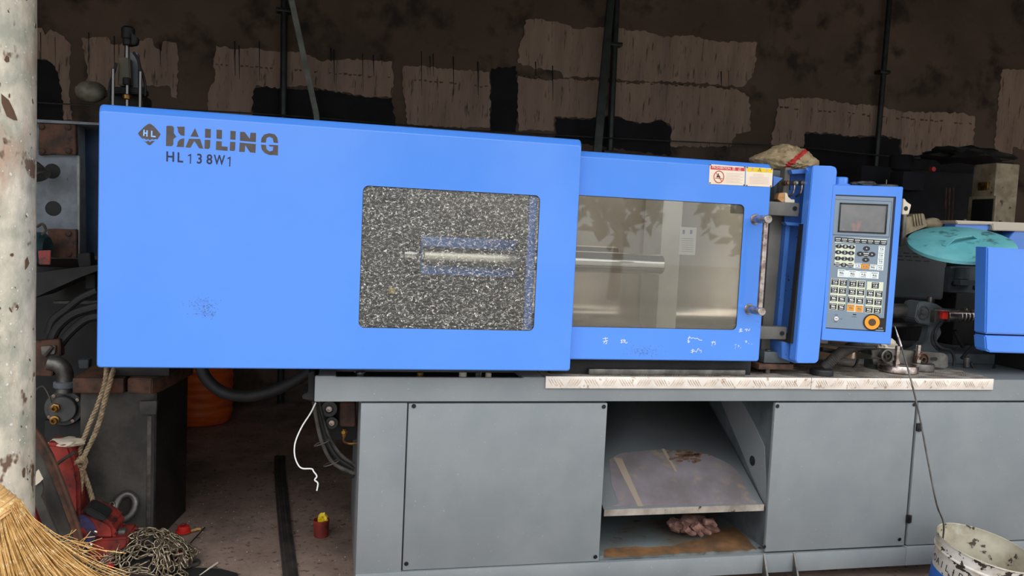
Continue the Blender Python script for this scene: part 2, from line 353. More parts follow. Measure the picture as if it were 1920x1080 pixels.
for i, p in enumerate(dark_patches):
    obj('bare_patch', ppoly(nb(), jag(p, 6, 2.5, 50+i), YW-.008, .008), darkp, wall, smooth=False)
def streaks(specs):
    bm = nb()
    for x, a, b, wd in specs: ppoly(bm, [(x-wd, a), (x+wd, a), (x+wd*.3+1, b), (x-wd*.3+1, b)], YW-.0135, .003)
    return bm
rs = random.Random(3)
obj('soot_runs', streaks([(x, 52+rs.uniform(0, 20)+(x/20), 52+rs.uniform(30, 90)+(x/20), rs.uniform(.5, 1.3)) for x in [76, 103, 166, 214, 300, 440, 448, 486, 620, 626, 680, 700, 715, 790, 806, 812, 850, 896, 1004, 1036, 1352, 1366]]), darkp, wall, kind='stuff')
bm = nb()                                                   # mortar ledge showing as a rough seam across the patches
for a, b in [((404,118),(736,145)), ((757,146),(918,162)), ((975,141),(1392,166)), ((1462,200),(1826,232))]:
    n = int((b[0]-a[0])/9)
    for k in range(n):
        if rs.random() < .35: continue
        t = k/n; x = a[0]+(b[0]-a[0])*t; y = a[1]+(b[1]-a[1])*t+rs.uniform(-1.5, 1.5)
        ppoly(bm, [(x, y), (x+rs.uniform(4, 9), y+rs.uniform(-.5, 1)), (x+rs.uniform(4, 8), y+rs.uniform(1.5, 4)), (x+1, y+rs.uniform(1.5, 4))], YW-.016, .016)
obj('crumbling_seam', bm, wallm, wall, kind='stuff', smooth=False)

# conduits and laths on the back wall
def conduit(name, lab, x0, y0, x1, y1, r, group=None):
    a = P(x0, y0, YW-.06); b = P(x1, y1, YW-.06)
    d = (b-a)/(b.z-a.z); t = a+d*(4.35-a.z); q = a+d*(.0-a.z)
    R_ = root(name, lab, 'pipe', q, group)
    obj('pipe', tube(nb(), [q, t], r, 12), pipem, R_)
    for z in (2.15, 3.05):
        c = a+d*(z-a.z); obj('clamp', box(nb(), c.x-r*2.2, c.x+r*2.2, c.y-r*1.2, YW, c.z-.015, c.z+.015, .003), pipem, R_)
conduit('wall_conduit', 'dark vertical conduit on the back wall behind the lettered blue guard', 533, 0, 531, 210, .026)
conduit('wall_conduit', 'dark vertical conduit on the back wall behind the clear blue guard door', 1156, 0, 1144, 270, .028)
conduit('wall_conduit', 'dark vertical conduit on the back wall above the control panel', 1668, 0, 1643, 300, .024)
def lath(name, lab, pts, Y, t, m=lean_m):
    o = obj(name, ppoly(nb(), pts, Y, t, bev=.003), m); tag(o, lab, 'lath')
lath('leaning_lath', 'pale grey lath leaning beside the conduit behind the lettered guard', [(540,-4),(551,-4),(598,212),(640,700),(630,700),(588,216)], YW-.16, .03)
lath('leaning_lath', 'dark grey lath leaning against the conduit behind the clear blue guard door', [(1140,-4),(1153,-4),(1128,290),(1124,600),(1110,600),(1113,282)], YW-.16, .03, pipem)
o = obj('strung_wire', tube(nb(), [P(x, y, YW-.12) for x, y in [(20,186),(70,192),(180,198),(530,216),(900,245),(1290,266),(1500,276),(1660,292),(1900,306)]], .005, 6, 4), pipem)
tag(o, 'thin wire strung level across the back wall', 'wire')

# ------------------------------------------------------------------ steel column at the shed opening
YP = -.1; c = P(10, 540, YP); rp = (P(66, 540, YP)-c).length*.98
pill = root('steel_pillar', 'splattered round galvanised steel pillar at the left edge of the photo', 'pillar', (c.x, YP, 0))
bm = nb(); n = 40; rings = []
for k in range(60):
    z = k*3.1/59; rings.append([bm.verts.new((c.x+math.cos(a)*(rp+.0012*mnoise.noise(V((a*3, z*6, 0)))), YP+math.sin(a)*rp, z)) for a in [2*math.pi*j/n for j in range(n)]])
for a, b in zip(rings, rings[1:]):
    for j in range(n): bm.faces.new((a[j], a[(j+1) % n], b[(j+1) % n], b[j]))
obj('tube', bm, galv, pill)
def scabs(name, cnt, smin, smax, m, asp, seed):
    rnd = random.Random(seed); bm = nb()
    for _ in range(cnt):
        a = rnd.uniform(math.pi*1.05, math.pi*2.02); z = rnd.uniform(.4, 2.2); s = rnd.uniform(smin, smax)*(.5+rnd.random()); k = rnd.uniform(1, asp); sl = rnd.uniform(-.5, .9)
        vs = []
        for q in range(7):
            t = 2*math.pi*q/7; rr = s*(.6+.5*rnd.random()); da = math.cos(t)*rr/rp; dz = math.sin(t)*rr*k; da += -dz*sl*.5/rp if k > 1.5 else 0
            vs.append(bm.verts.new((c.x+math.cos(a+da)*(rp+.0016), YP+math.sin(a+da)*(rp+.0016), z+dz)))
        face(bm, vs)
    obj(name, bm, m, pill, kind='stuff', smooth=False)
scabs('plaster_flecks', 330, .0012, .0034, splash, 1.6, 1)
scabs('rust_scabs', 70, .0015, .004, scab, 3, 2)
scabs('peeled_patches', 11, .007, .013, scab, 3.2, 5)
lathe(bm := nb(), [(rp, .0), (rp+.05, 0), (rp+.05, .015), (rp, .015)], (c.x, YP, 0), n=24, closed=True); obj('base_flange', bm, galv, pill)

# ------------------------------------------------------------------ yard trees behind the camera (mirrored in the panes)
def tree(name, lab, x, y, h, r, seed):
    rnd = random.Random(seed); R_ = root(name, lab, 'tree', (x, y, -.012), 'yard trees mirrored in the panes')
    obj('trunk', tube(nb(), [(x, y, -.02), (x+.1, y, h*.35), (x, y+.1, h*.8)], .16, 8, 3, rfun=lambda t: 1-.6*t), bark, R_)
    bm = nb()
    for k in range(420):
        d = V((rnd.gauss(0, 1), rnd.gauss(0, 1), rnd.gauss(0, 1))).normalized()*r*rnd.uniform(.45, 1.0); d.z *= 1.25
        p = V((x, y, h*.68))+d; p.z = max(p.z, .7); s = r*rnd.uniform(.1, .2); q = [V((rnd.uniform(-1, 1), rnd.uniform(-1, 1), rnd.uniform(-1, 1)))*s for _ in range(4)]
        vs = [bm.verts.new(p+v) for v in q]; face(bm, (vs[0], vs[1], vs[2])); face(bm, (vs[0], vs[2], vs[3])); face(bm, (vs[1], vs[2], vs[3]))
    obj('foliage', bm, leaf, R_, smooth=False)
tree('yard_tree', 'leafy yard tree mirrored in the left half of the clear pane', 6.3, -14.5, 4.6, 1.5, 1)
tree('yard_tree', 'leafy yard tree mirrored in the right half of the clear pane', 9.6, -14.0, 4.4, 1.6, 2)
tree('yard_tree', 'leafy yard tree mirrored in the crinkled pane', 2.0, -15.5, 4.2, 1.8, 3)
# ------------------------------------------------------------------ the moulding machine: base, guards, interior
MC = root('moulding_machine', 'long blue and grey plastic moulding machine filling the middle of the photo', 'machine', (.09, 0, 0))
ZT, ZB, XR = .884, .790, 5.2
# top rail with notched front
slotL, slotR = P(630, 700, 0).x, P(982, 700, 0).x; xl = P(590, 730, 0).x
bm = nb(); ZN = P(800, 708, 0).z
prism(bm, [V(p) for p in [(xl, 0, ZB), (XR, 0, ZB), (XR, 0, ZT), (slotR, 0, ZT), (slotR, 0, ZN), (slotL, 0, ZN), (slotL, 0, ZT), (xl, 0, ZT)]], V((0, .02, 0)), bev=.002)
box(bm, xl, slotL, .02, .95, ZT-.012, ZT); box(bm, slotR, XR, .02, .95, ZT-.012, ZT); box(bm, slotL, slotR, .16, .95, ZT-.012, ZT)
box(bm, xl, xl+.012, .02, .95, ZB, ZT); box(bm, xl, XR, .02, .95, ZB, ZB+.01)
rail = obj('top_rail', bm, grey, MC)
obj('rail_slot', box(nb(), slotL, slotR, .021, .16, ZB+.02, ZN-.03), dark, MC)
for x, r, m, h in [(675, .022, chrome, .07), (788, .014, brass, .06), (868, .015, whitem, .066), (897, .013, chrome, .06), (916, .012, whitem, .05)]:
    p = P(x, 697, .07); cyl(bm := nb(), (p.x, .07, ZN-.03), (0, 0, 1), r, ZT-ZN+.03+h*.08, 16, bev=.003); obj('slot_fitting', bm, m, MC)
# plinth below
xb = P(677, 757, 0).x; x765, x1141, x1455, x1720 = P(765.5, 755, 0).x, P(1141, 755, 0).x, P(1455, 755, 0).x, P(1721, 755, 0).x
ZP0, ZP1, ZS = .1475, .7835, .06
bm = nb(); box(bm, xb, x765-.003, 0, .9, ZS, ZP1, .003); obj('end_cabinet', bm, grey, MC)
def screw(o, x, z, y=-.0005):
    cyl(bm := nb(), (x, y, z), (0, -1, 0), .0085, .003, 10, bev=.001); s = obj('screw', bm, blackp, o)
def panel(x0, x1, z0, z1, y=.006):
    p = obj('side_panel', box(nb(), x0, x1, y, y+.02, z0, z1, .004), grey, MC)
    return p
p1 = panel(x765+.002, x1141-.001, ZP0-.006, ZP1-.002)
for x, z in [(776, 762), (1133, 763), (762, 1058), (1117, 1045)]:
    q = P(x, z, 0); screw(p1, q.x, q.z, .006)
p2 = panel(x1455+.001, x1720-.004, ZP0-.001, ZP1-.002)
for x, z in [(1459, 762), (1716, 759), (1434, 1026), (1688, 1012)]:
    q = P(x, z, 0); screw(p2, q.x, q.z, .006)
p3 = panel(x1720+.006, XR, ZP0, ZP1-.002, .003)
for x, y in [(1723, 801), (1704, 973)]:
    q = P(x, y, 0); bm = nb(); box(bm, q.x-.011, q.x+.013, -.004, .006, q.z-.017, q.z+.017, .002)
    for dz in (-.014, .014): cyl(bm, (q.x, -.002, q.z+dz-.004), (0, 0, 1), .006, .008, 8)
    obj('hinge', bm, blackp, p3)
# cabinet body behind the panels: walls, not a solid block, leaving the chute bay open
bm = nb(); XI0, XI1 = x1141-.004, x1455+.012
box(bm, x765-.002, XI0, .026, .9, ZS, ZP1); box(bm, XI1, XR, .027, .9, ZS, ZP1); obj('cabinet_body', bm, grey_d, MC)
bm = nb(); box(bm, XI0, XI1, .026, .9, ZS, ZP0+.006); BFl = obj('bay_floor', bm, rustg, MC)
rustb = mat('orange_rust', (132, 92, 56), (94, 70, 48), rough=.7, scale=9)
obj('rust_band', prism(nb(), [PZ(x, y, ZP0+.0065) for x, y in jag([(1132,1046),(1134,1030),(1180,1026),(1260,1024),(1310,1012),(1340,996),(1376,988),(1400,1008),(1420,1030)], 9, 1.5, 4)], V((0, 0, .0004))), rustb, BFl, smooth=False)
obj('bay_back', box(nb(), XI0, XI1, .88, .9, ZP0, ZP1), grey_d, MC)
bm = nb(); box(bm, xb, x1720, -.004, .03, ZS, ZP0-.008, .003); box(bm, x1720+.001, XR, -.004, .03, ZS, ZP0-.004, .003); obj('plinth_skirt', bm, grey, MC)
bm = nb()
for x in (1432, 1488):
    q = P(x, 1040, 0).x; prism(bm, [V((q-.004, -.004, .145)), V((q-.004, -.07, .0)), V((q-.004, 0, .0))], V((.008, 0, 0)))
box(bm, P(1432, 1076, 0).x-.01, P(1488, 1076, 0).x+.02, -.08, .05, 0, .012); obj('levelling_foot', bm, steel, MC)
bm = nb()
for x in (xb+.05, XR-.6, 3.2): box(bm, x, x+.12, .05, .2, 0, ZS); obj('foot_block', bm, dark, MC); bm = nb()
for x in (xb+.05, 1.9, XR-.6): box(bm, x, x+.12, .6, .8, 0, ZS); obj('foot_block', bm, dark, MC); bm = nb()
# chute in the bay
ch0 = P(1138, 955, .03); ch1 = P(1430, 945, .03); zl = (ch0.z+ch1.z)/2; XC0, XC1 = XI0+.02, ch1.x+.003
top_y, top_z = .60, .668
bm = nb(); th = V((0, 0, -.004))
prism(bm, [V((XC0, .03, zl)), V((XC1, .03, zl)), V((XC1, top_y, top_z)), V((XC0, top_y, top_z))], th)
prism(bm, [V((XC0, top_y, top_z)), V((XC1, top_y, top_z)), V((XC1, top_y+.12, ZP1)), V((XC0, top_y+.12, ZP1))], th)
box(bm, XC0, XC1, .026, .03, zl-.027, zl)
chute = obj('chute', bm, grey, MC)
obj('chute_lip', box(nb(), XC0, XC1, .0225, .026, zl-.026, zl+.001), alu_top, chute)
def onchute(x, y):
    n = V((0, -(top_z-zl), top_y-.03)).normalized(); o = V((0, .03, zl)); d = ray(x, y); t = (o-CAM).dot(n)/d.dot(n); return CAM+d*t+n*.001
pts = [(1143,950),(1160,945),(1146,905),(1142,862),(1165,850),(1200,846),(1240,843),(1280,846),(1330,852),(1370,872),(1392,896),(1402,920),(1408,935),(1422,944)]
obj('bare_metal_patch', prism(nb(), [onchute(x, y) for x, y in jag(pts, 8, .8, 9)], V((0, 0, -.0006))), primer, chute, smooth=False)
bm = nb(); rr = random.Random(8)
for k in range(46):
    t = rr.gauss(0, 1); x = 1285+18*t; y = 855+rr.uniform(-10, 12)+.15*18*t; s = rr.uniform(1.5, 5)
    prism(bm, [onchute(x+s*math.cos(a)*1.6, y+s*math.sin(a)*.6)+V((0, -.0006, .0012)) for a in (0, 1.2, 2.2, 3.4, 4.5, 5.3)], V((0, 0, -.0004)))
obj('flaked_scab', bm, scab, chute, kind='stuff', smooth=False)
stain = mat('ochre_streak', (136, 122, 106), rough=.6)
bm = nb(); prism(bm, [onchute(x, y)+V((0, -.0003, .0006)) for x, y in [(1150,858),(1166,860),(1206,950),(1196,950)]], V((0, 0, -.0004))); obj('rust_streak', bm, stain, chute); bm = nb(); prism(bm, [onchute(x, y)+V((0, -.0003, .0006)) for x, y in [(1240,842),(1246,842),(1270,885),(1266,885)]], V((0, 0, -.0004))); obj('rust_streak', bm, stain, chute)
XF = XC1+.012; fl = [PX(x, y, XF) for x, y in [(1424,944),(1433,944),(1433,838),(1412,792),(1394,757),(1332,757)]]
fl[0] = V((XF, .03, zl-.02)); fl[1] = V((XF, .028, zl)); fl[-1] = V((XF, top_y, ZP1))
obj('chute_side', prism(nb(), fl, V((.006, 0, 0))), grey, MC)
q = PX(1411, 864, XF); cyl(bm := nb(), (q.x+.001, q.y, q.z), (-1, 0, 0), .022, .003, 16); obj('side_hole', bm, dark, MC)
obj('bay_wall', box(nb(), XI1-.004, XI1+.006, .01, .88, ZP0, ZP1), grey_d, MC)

# tread plate on the top rail
za = P(1022, 728, -.006).z; zt_ = P(1300, 707, -.006).z; xa, xc = P(1023, 715, -.006).x, P(1862, 720, -.006).x
xm = P(1521, 715, -.006).x
tp = obj('tread_plate', (lambda b: (box(b, xa, xm-.001, -.006, .42, zt_-.004, zt_), box(b, xm+.001, xc, -.006, .46, zt_-.004, zt_), b)[-1])(nb()), alu_top, MC)
obj('front_lip', (lambda b: (box(b, xa, xm-.001, -.008, -.004, za, zt_, .001), box(b, xm+.001, xc, -.0085, -.004, za-.002, zt_, .001), b)[-1])(nb()), alu, tp)
bm = nb(); xx = xa+.02; k = 0
while xx < xc-.05:                                          # raised five-bar pattern on the lip
    for j in range(5):
        cx = xx+j*.0105; cz = (za+zt_)/2 + (.0 if k % 2 else .0)
        s = 1 if k % 2 else -1
        for dz in ((0,) if k % 2 else (.0,)):
            a = V((cx-.009*s, -.009, cz-.013)); b = V((cx+.009*s, -.009, cz+.013)); tube(bm, [a, (a+b)/2+V((0, -.0006, 0)), b], .0017, 5, rfun=lambda t: .5+.5*math.sin(math.pi*t))
    xx += .072; k += 1
alu_b = mat('worn_shaded_bar', (196, 172, 150), (228, 214, 200), rough=.5, scale=40)  # darker bar tone: wear plus shading put into the colour
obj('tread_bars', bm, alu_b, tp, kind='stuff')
bm = nb(); xx = xa+.03; k = 0                               # same pattern on the top where it can be seen
while xx < xc-.05:
    for r_ in range(8):
        for j in range(4):
            cx = xx+j*.0105+(.036 if r_ % 2 else 0); cyy = .02+r_*.055; s = 1 if (k+r_) % 2 else -1
            if cyy > .4: continue
            a = V((cx-.009*s, cyy-.012, zt_)); b = V((cx+.009*s, cyy+.012, zt_)); tube(bm, [a, (a+b)/2+V((0, 0, .001)), b], .0015, 4)
    xx += .072; k += 1
obj('tread_bars', bm, alu_top, tp, kind='stuff')

# guards: pressed-sheet doors with rolled edges and a window opening
def door(name, x0, x1, z0, z1, yf, depth, rb, rtop, hole, rc=.012, hr=.02):
    bm = nb(); loops = []
    def lp(ins, insT, y):
        pts = rr_loop(x0+ins, x1-ins, z0+ins, z1-insT, max(rc-ins*.3, .004)); return [bm.verts.new((px, y, pz)) for px, pz in pts]
    for i_, t_, y_ in ((.006, 1, 0), (.0042, .9, .0008), (.0018, .76, .0032), (.0006, .42, .009), (.0002, .16, .0135), (0, .05, .0165), (0, 0, .021)): loops.append(lp(i_, t_*rtop, yf+y_))
    loops.append(lp(0, 0, yf+depth)); loops.append(lp(.02, .02, yf+depth))
    for a, b in zip(loops, loops[1:]):
        for j in range(len(a)): face(bm, (a[j], a[(j+1) % len(a)], b[(j+1) % len(b)], b[j]))
    L0 = loops[0]; es = [bm.edges.get((L0[j], L0[(j+1) % len(L0)])) for j in range(len(L0))]
    if hole:
        h = rr_loop(*hole, hr, 6); hv = [bm.verts.new((px, yf, pz)) for px, pz in h]; hb = [bm.verts.new((px, yf+.004, pz)) for px, pz in h]; hc = [bm.verts.new((px, yf+.0045, pz)) for px, pz in rr_loop(hole[0]-.01, hole[1]+.01, hole[2]-.01, hole[3]+.01, hr, 6)]
        n = len(h); es += [bm.edges.new((hv[j], hv[(j+1) % n])) for j in range(n)]
        for j in range(n):
            face(bm, (hv[j], hv[(j+1) % n], hb[(j+1) % n], hb[j])); face(bm, (hb[j], hb[(j+1) % n], hc[(j+1) % n], hc[j]))
    bmesh.ops.triangle_fill(bm, edges=es, use_beauty=True)
    o = obj(name, bm, blue, MC, sharp=.9)
    for p in o.data.polygons:
        if p.normal.y < -.9999: p.use_smooth = False
    return o
YG1, YG2 = -.06, -.012
def quadbox(pix, Y):
    q = [P(x, y, Y) for x, y in pix]; return ((q[0].x+q[3].x)/2, (q[1].x+q[2].x)/2, (q[2].z+q[3].z)/2, (q[0].z+q[1].z)/2)
g1 = quadbox([(182,192),(1095,262),(1067,695),(182,692)], YG1); h1 = quadbox([(680,346),(1014,368),(1000,620),(673,615)], YG1)
g2 = quadbox([(1060,282),(1449,305),(1424,680),(1045,673)], YG2); h2 = quadbox([(1062,366),(1396,382),(1381,622),(1048,609)], YG2)
G1 = door('front_guard', g1[0], g1[1], g1[2], g1[3], YG1, .04, .006, .027, h1)
G2 = door('guard_door', g2[0], g2[1], g2[2], g2[3], YG2, .035, .006, .025, h2)
obj('seam_trim', box(nb(), g1[1]-.012, g1[1]-.009, YG1+.039, YG2, g1[2]+.02, g1[3]-.02), black, G1)
obj('window_pane', box(nb(), h1[0]-.02, h1[1]+.02, YG1+.0055, YG1+.0085, h1[2]-.02, h1[3]+.02), pane_crinkle, G1)
obj('window_pane', box(nb(), h2[0]-.02, h2[1]+.02, YG2+.0055, YG2+.0085, h2[2]-.02, h2[3]+.02), pane_clear, G2)
# gasket lines round the openings
for hh, Y, G in ((h1, YG1, G1), (h2, YG2, G2)):
    tube(bm := nb(), [V((x, Y+.003, z)) for x, z in rr_loop(hh[0], hh[1], hh[2], hh[3], .02, 6)], .0016, 5, closed=True); obj('gasket', bm, black, G)
# back leaf of the sliding guard seen through the crinkled pane
obj('return_leaf', box(nb(), h1[1]-.035, h1[1]-.004, YG1+.02, YG1+.045, g1[2]+.02, g1[3]-.03, .003), blue, G1)
# lettering
def zl_(z, k=5.647, ox=220, oy=200): return [(ox+x/k, oy+y/k) for x, y in z]
L_ = [[(520,203),(580,203),(598,218),(598,280),(625,318),(592,345),(592,400),(575,418),(515,415)],
 [(628,212),(712,212),(710,310),(672,302),(645,270),(640,230)], [(708,335),(704,428),(625,424),(636,405),(640,372),(665,345)],
 [(822,228),(862,320),(775,315)], [(760,340),(875,342),(910,445),(868,441),(815,362),(772,435),(722,430)],
 [(930,233),(990,238),(988,332),(928,328)], [(926,350),(984,352),(980,430),(965,448),(922,443)],
 [(1050,243),(1108,247),(1106,342),(1050,338)], [(1047,365),(1105,368),(1104,420),(1168,425),(1166,468),(1043,457)],
 [(1198,255),(1254,260),(1250,350),(1196,346)], [(1194,372),(1250,375),(1246,455),(1235,469),(1190,465)],
 [(1300,266),(1348,268),(1402,340),(1410,275),(1468,278),(1466,375),(1298,360)], [(1296,380),(1466,396),(1462,490),(1405,483),(1354,408),(1348,480),(1290,477)],
 [(1520,378),(1528,330),(1555,295),(1610,281),(1665,292),(1692,325),(1703,384),(1655,380),(1645,335),(1610,317),(1580,332),(1572,380)],
 [(1520,402),(1572,405),(1580,450),(1610,475),(1645,465),(1652,423),(1608,420),(1606,403),(1702,408),(1700,516),(1655,512),(1610,512),(1560,490),(1530,455)]]
for grp in ((0,1,2),(3,4),(5,6),(7,8),(9,10),(11,12),(13,14)):
    bm = nb()
    for i_ in grp: ppoly(bm, zl_(L_[i_]), YG1-.0008, .0008)
    obj('logo_letter', bm, logo, G1, smooth=False)
bm = nb(); ppoly(bm, zl_([(325,184),(340,180),(357,185),(392,212),(445,275),(458,290),(450,305),(425,345),(400,342),(385,350),(365,340),(345,356),(325,340),(305,350),(285,335),(270,340),(255,332),(228,300),(219,285),(228,270),(285,212)]), YG1-.0008, .0008)
ppoly(bm, zl_([(280,358),(305,372),(325,358),(345,376),(365,362),(397,362),(355,402),(340,408),(325,402)]), YG1-.0008, .0008); 
em = obj('logo_emblem', bm, logo, G1, smooth=False)
greyish = mat('faded_print', (150, 148, 144), rough=.6)
lightblue = mat('pale_blue_print', (150, 190, 245), rough=.4)
bm = nb()
for q in [[(276,243),(290,245),(287,310),(273,308)], [(309,249),(322,251),(319,318),(306,316)], [(285,272),(312,275),(312,288),(285,285)], [(358,254),(372,256),(369,322),(355,320)], [(358,306),(407,311),(406,325),(358,321)]]: ppoly(bm, zl_(q), YG1-.0013, .0005)
obj('emblem_letters', bm, lightblue, G1, smooth=False)
s = M1(YG1, 370)
for ch, x, y in [('H', 560, 535), ('L', 663, 543), ('1', 768, 550), ('3', 870, 557), ('8', 975, 563), ('W', 1080, 570), ('1', 1185, 580)]:
    q = P(220+x/5.647, 200+y/5.647, YG1-.0006)
    if ch == '1':
        bm = nb(); ppoly(bm, [(q_[0], q_[1]) for q_ in [(220+(x+8)/5.647, 200+(y-50)/5.647), (220+(x+14)/5.647, 200+(y-50)/5.647), (220+(x+10)/5.647, 200+(y+54)/5.647), (220+(x-1)/5.647, 200+(y+54)/5.647), (220+(x+2)/5.647, 200+(y-30)/5.647), (220+(x-20)/5.647, 200+(y-26)/5.647), (220+(x-20)/5.647, 200+(y-36)/5.647)]], YG1-.0006, .0006)
        obj('letter', bm, navy, G1, smooth=False); continue
    text(bm := nb(), ch, 27*s, lambda a, b: V((q.x+a, q.y, q.z+b)), sx=.72 if ch == 'W' else .86, bold=.0009)
    obj('letter', bm, navy, G1, smooth=False)
# oily scuff marks
def scuffs(name, G, cx, cy_, sx, sy, n, Y, m, seed, smin=.4, smax=1.2):
    rnd = random.Random(seed); bm = nb()
    for _ in range(n):
        x = rnd.gauss(cx, sx); y = rnd.gauss(cy_, sy); s = rnd.uniform(smin, smax)
        ppoly(bm, [(x-s, y), (x, y-s*.7), (x+s*1.2, y+rnd.uniform(-.5, .5)), (x, y+s*.7)], Y-.0005, .0005)
    obj(name, bm, m, G, kind='stuff', smooth=False)
scuffs('oil_scuff', G1, 380, 574, 15, 8, 160, YG1, scab, 1, .3, .9); scuffs('oil_scuff', G1, 392, 590, 8, 4, 60, YG1, logo, 2, .3, .8)
scuffs('oil_scuff', G2, 1207, 659, 17, 5, 150, YG2, scab, 3, .25, .7); scuffs('oil_scuff', G2, 1424, 585, 4, 14, 40, YG2, scab, 4, .3, .8)
# chalk writing on the guard door
strokes = [[(122,210),(178,205)],[(150,195),(152,222)],[(122,240),(178,232)],[(155,222),(165,262),(150,268)],[(150,235),(130,265)],
 [(322,232),(350,222)],[(336,220),(332,262)],[(322,255),(348,246)],[(352,232),(375,226),(368,250),(385,262),(398,248)],[(362,216),(358,255)],
 [(1078,205),(1112,195)],[(1098,180),(1082,225),(1080,258)],[(1075,232),(1100,240),(1085,255)],[(1112,210),(1140,200),(1160,212),(1185,205),(1205,225),(1238,228)],
 [(1340,250),(1388,244)],[(1362,240),(1350,275)],[(1370,250),(1390,262),(1378,280)],[(1345,285),(1352,292)],
 [(1112,345),(1150,335)],[(1132,325),(1128,375)],[(1112,365),(1150,352)],[(1155,345),(1172,362),(1185,335),(1198,320),(1205,345)],[(1210,345),(1228,340),(1225,370)],
 [(1655,110),(1690,100)],[(1672,92),(1668,135)],[(1650,135),(1695,128)],[(1660,120),(1688,118)],[(1718,112),(1735,100),(1740,128)],[(1735,122),(1750,100),(1762,125),(1778,98)],
 [(1608,280),(1625,276)],[(1640,285),(1655,290),(1645,303)],[(1612,300),(1618,306)],[(1720,238),(1738,234),(1740,250),(1725,252)],[(1762,262),(1766,268)],[(1795,268),(1800,272)],[(1670,312),(1676,314)],[(1608,320),(1612,324)]]
for a_, b_ in ((0, 5), (5, 10), (10, 15), (15, 19), (19, 23), (23, 30), (30, len(strokes))):
    bm = nb()
    for s_ in strokes[a_:b_]: tube(bm, [P(1110+x/6, 600+y/6, YG2-.0005) for x, y in s_], .0013, 4, 2 if len(s_) > 2 else 1)
    obj('chalk_writing', bm, whitep, G2, smooth=False, kind='stuff')
# warning plates
def lab_plate(pix, col, name, lab):
    o = obj(name, ppoly(nb(), pix, YG2-.0022, .0022, bev=.0006), labelw, G2, label=lab); return o
def z6(q): return [(1310+x/12.8, 290+y/12.8) for x, y in q]
pr = lab_plate(z6([(268,228),(1120,290),(1100,745),(245,702)]), 0, 'warning_plate', 'cream plate with red heading and red no-climbing circle')
obj('heading_band', ppoly(nb(), z6([(290,262),(1110,318),(1104,398),(284,352)]), YG2-.0027, .0006), redpr, pr)
def txt_at(o, s_, px_, py_, hpx, m, Y, sx=1, slope=None):
    s = M1(Y, px_); q = P(px_, py_, Y); bm = nb(); text(bm, s_, hpx*s*1.35, lambda a, b: V((q.x+a, Y, q.z+b)), sx=sx); obj('print', bm, m, o, smooth=False)
txt_at(pr, 'PROHIBITION', 1310+545/12.8, 290+318/12.8, 4.4, whitep, YG2-.0032, .95)
txt_at(pr, '禁', 1310+845/12.8, 290+340/12.8, 4.6, whitep, YG2-.0032)
txt_at(pr, '止', 1310+985/12.8, 290+350/12.8, 4.6, whitep, YG2-.0032)
c = P(*z6([(485, 533)])[0], YG2-.0028); s = M1(YG2, 1340); R = 128/12.8*s
tube(bm := nb(), [c+V((R*.92*math.cos(a), 0, R*math.sin(a))) for a in [2*math.pi*k/28 for k in range(28)]], R*.07, 5, closed=True)
tube(bm, [c+V((-R*.6, 0, R*.7)), c+V((R*.6, 0, -R*.7))], R*.06, 5); obj('prohibition_ring', bm, redpr, pr)
bm = nb(); q = lambda pts: ppoly(bm, z6(pts), YG2-.0028, .0004)
q([(460,455),(480,448),(490,470),(475,485),(460,478)]); q([(440,500),(480,485),(515,520),(520,560),(480,540),(425,548)]); q([(400,556),(580,570),(580,582),(400,568)]); obj('climbing_figure', bm, ink, pr, smooth=False)
bm = nb()
for k in range(7): ppoly(bm, z6([(660, 440+k*36), (1050-60*(k % 2), 464+k*36), (1050-60*(k % 2), 474+k*36), (660, 450+k*36)]), YG2-.0026, .0003)
obj('small_print', bm, pink_t, pr, smooth=False)
wr = lab_plate(z6([(1140,290),(1785,330),(1760,778),(1120,748)]), 0, 'warning_plate', 'white plate with yellow heading and warning triangle')
obj('heading_band', ppoly(nb(), z6([(1160,302),(1770,342),(1765,436),(1152,402)]), YG2-.0027, .0006), yellow, wr)
txt_at(wr, '警', 1310+1290/12.8, 290+350/12.8, 4, pink_t, YG2-.0032); txt_at(wr, '告', 1310+1640/12.8, 290+375/12.8, 4, pink_t, YG2-.0032)
c = P(*z6([(1462, 372)])[0], YG2-.0031); R = 45/12.8*s
tube(bm := nb(), [c+V((R*math.sin(a), 0, R*math.cos(a))) for a in (0, 2.094, 4.189)], R*.13, 4, closed=True); box(bm, c.x-R*.08, c.x+R*.08, c.y-.0003, c.y, c.z-R*.2, c.z+R*.35); obj('warning_triangle', bm, ink, wr)
bm = nb()
for k in range(7): ppoly(bm, z6([(1220+90*(k < 2), 460+k*36), (1680-120*(k < 2), 484+k*36), (1680-120*(k < 2), 494+k*36), (1220+90*(k < 2), 470+k*36)]), YG2-.0026, .0003)
obj('small_print', bm, pink_t, wr, smooth=False)
bm = nb()
for x, y in [(1332,309),(1396,313),(1331,343),(1395,347),(1401,314),(1447,317),(1400,348),(1445,349)]: cyl(bm, P(x, y, YG2-.0022), (0, -1, 0), .003, .002, 8)
obj('rivet', bm, steel, G2)
# door handle
a, b = P(1436, 411, -.085), P(1421, 583, -.085); a0, b0 = P(1417, 408, YG2), P(1404, 580, YG2)
hd = obj('handle', tube(nb(), [V((a.x, -.085, a.z+.01)), V((a.x, -.085, b.z-.01))], .0115, 16), chrome_w, G2)
xx = a.x-.004
for z in (a.z, b.z):
    cyl(bm := nb(), (xx, YG2, z), (0, -1, 0), .0165, .1, 20, bev=.0015); obj('handle_mount', bm, chrome_w, G2)
    cyl(bm := nb(), (xx, YG2, z), (0, -1, 0), .022, .004, 20, bev=.001); obj('washer', bm, chrome_w, G2)
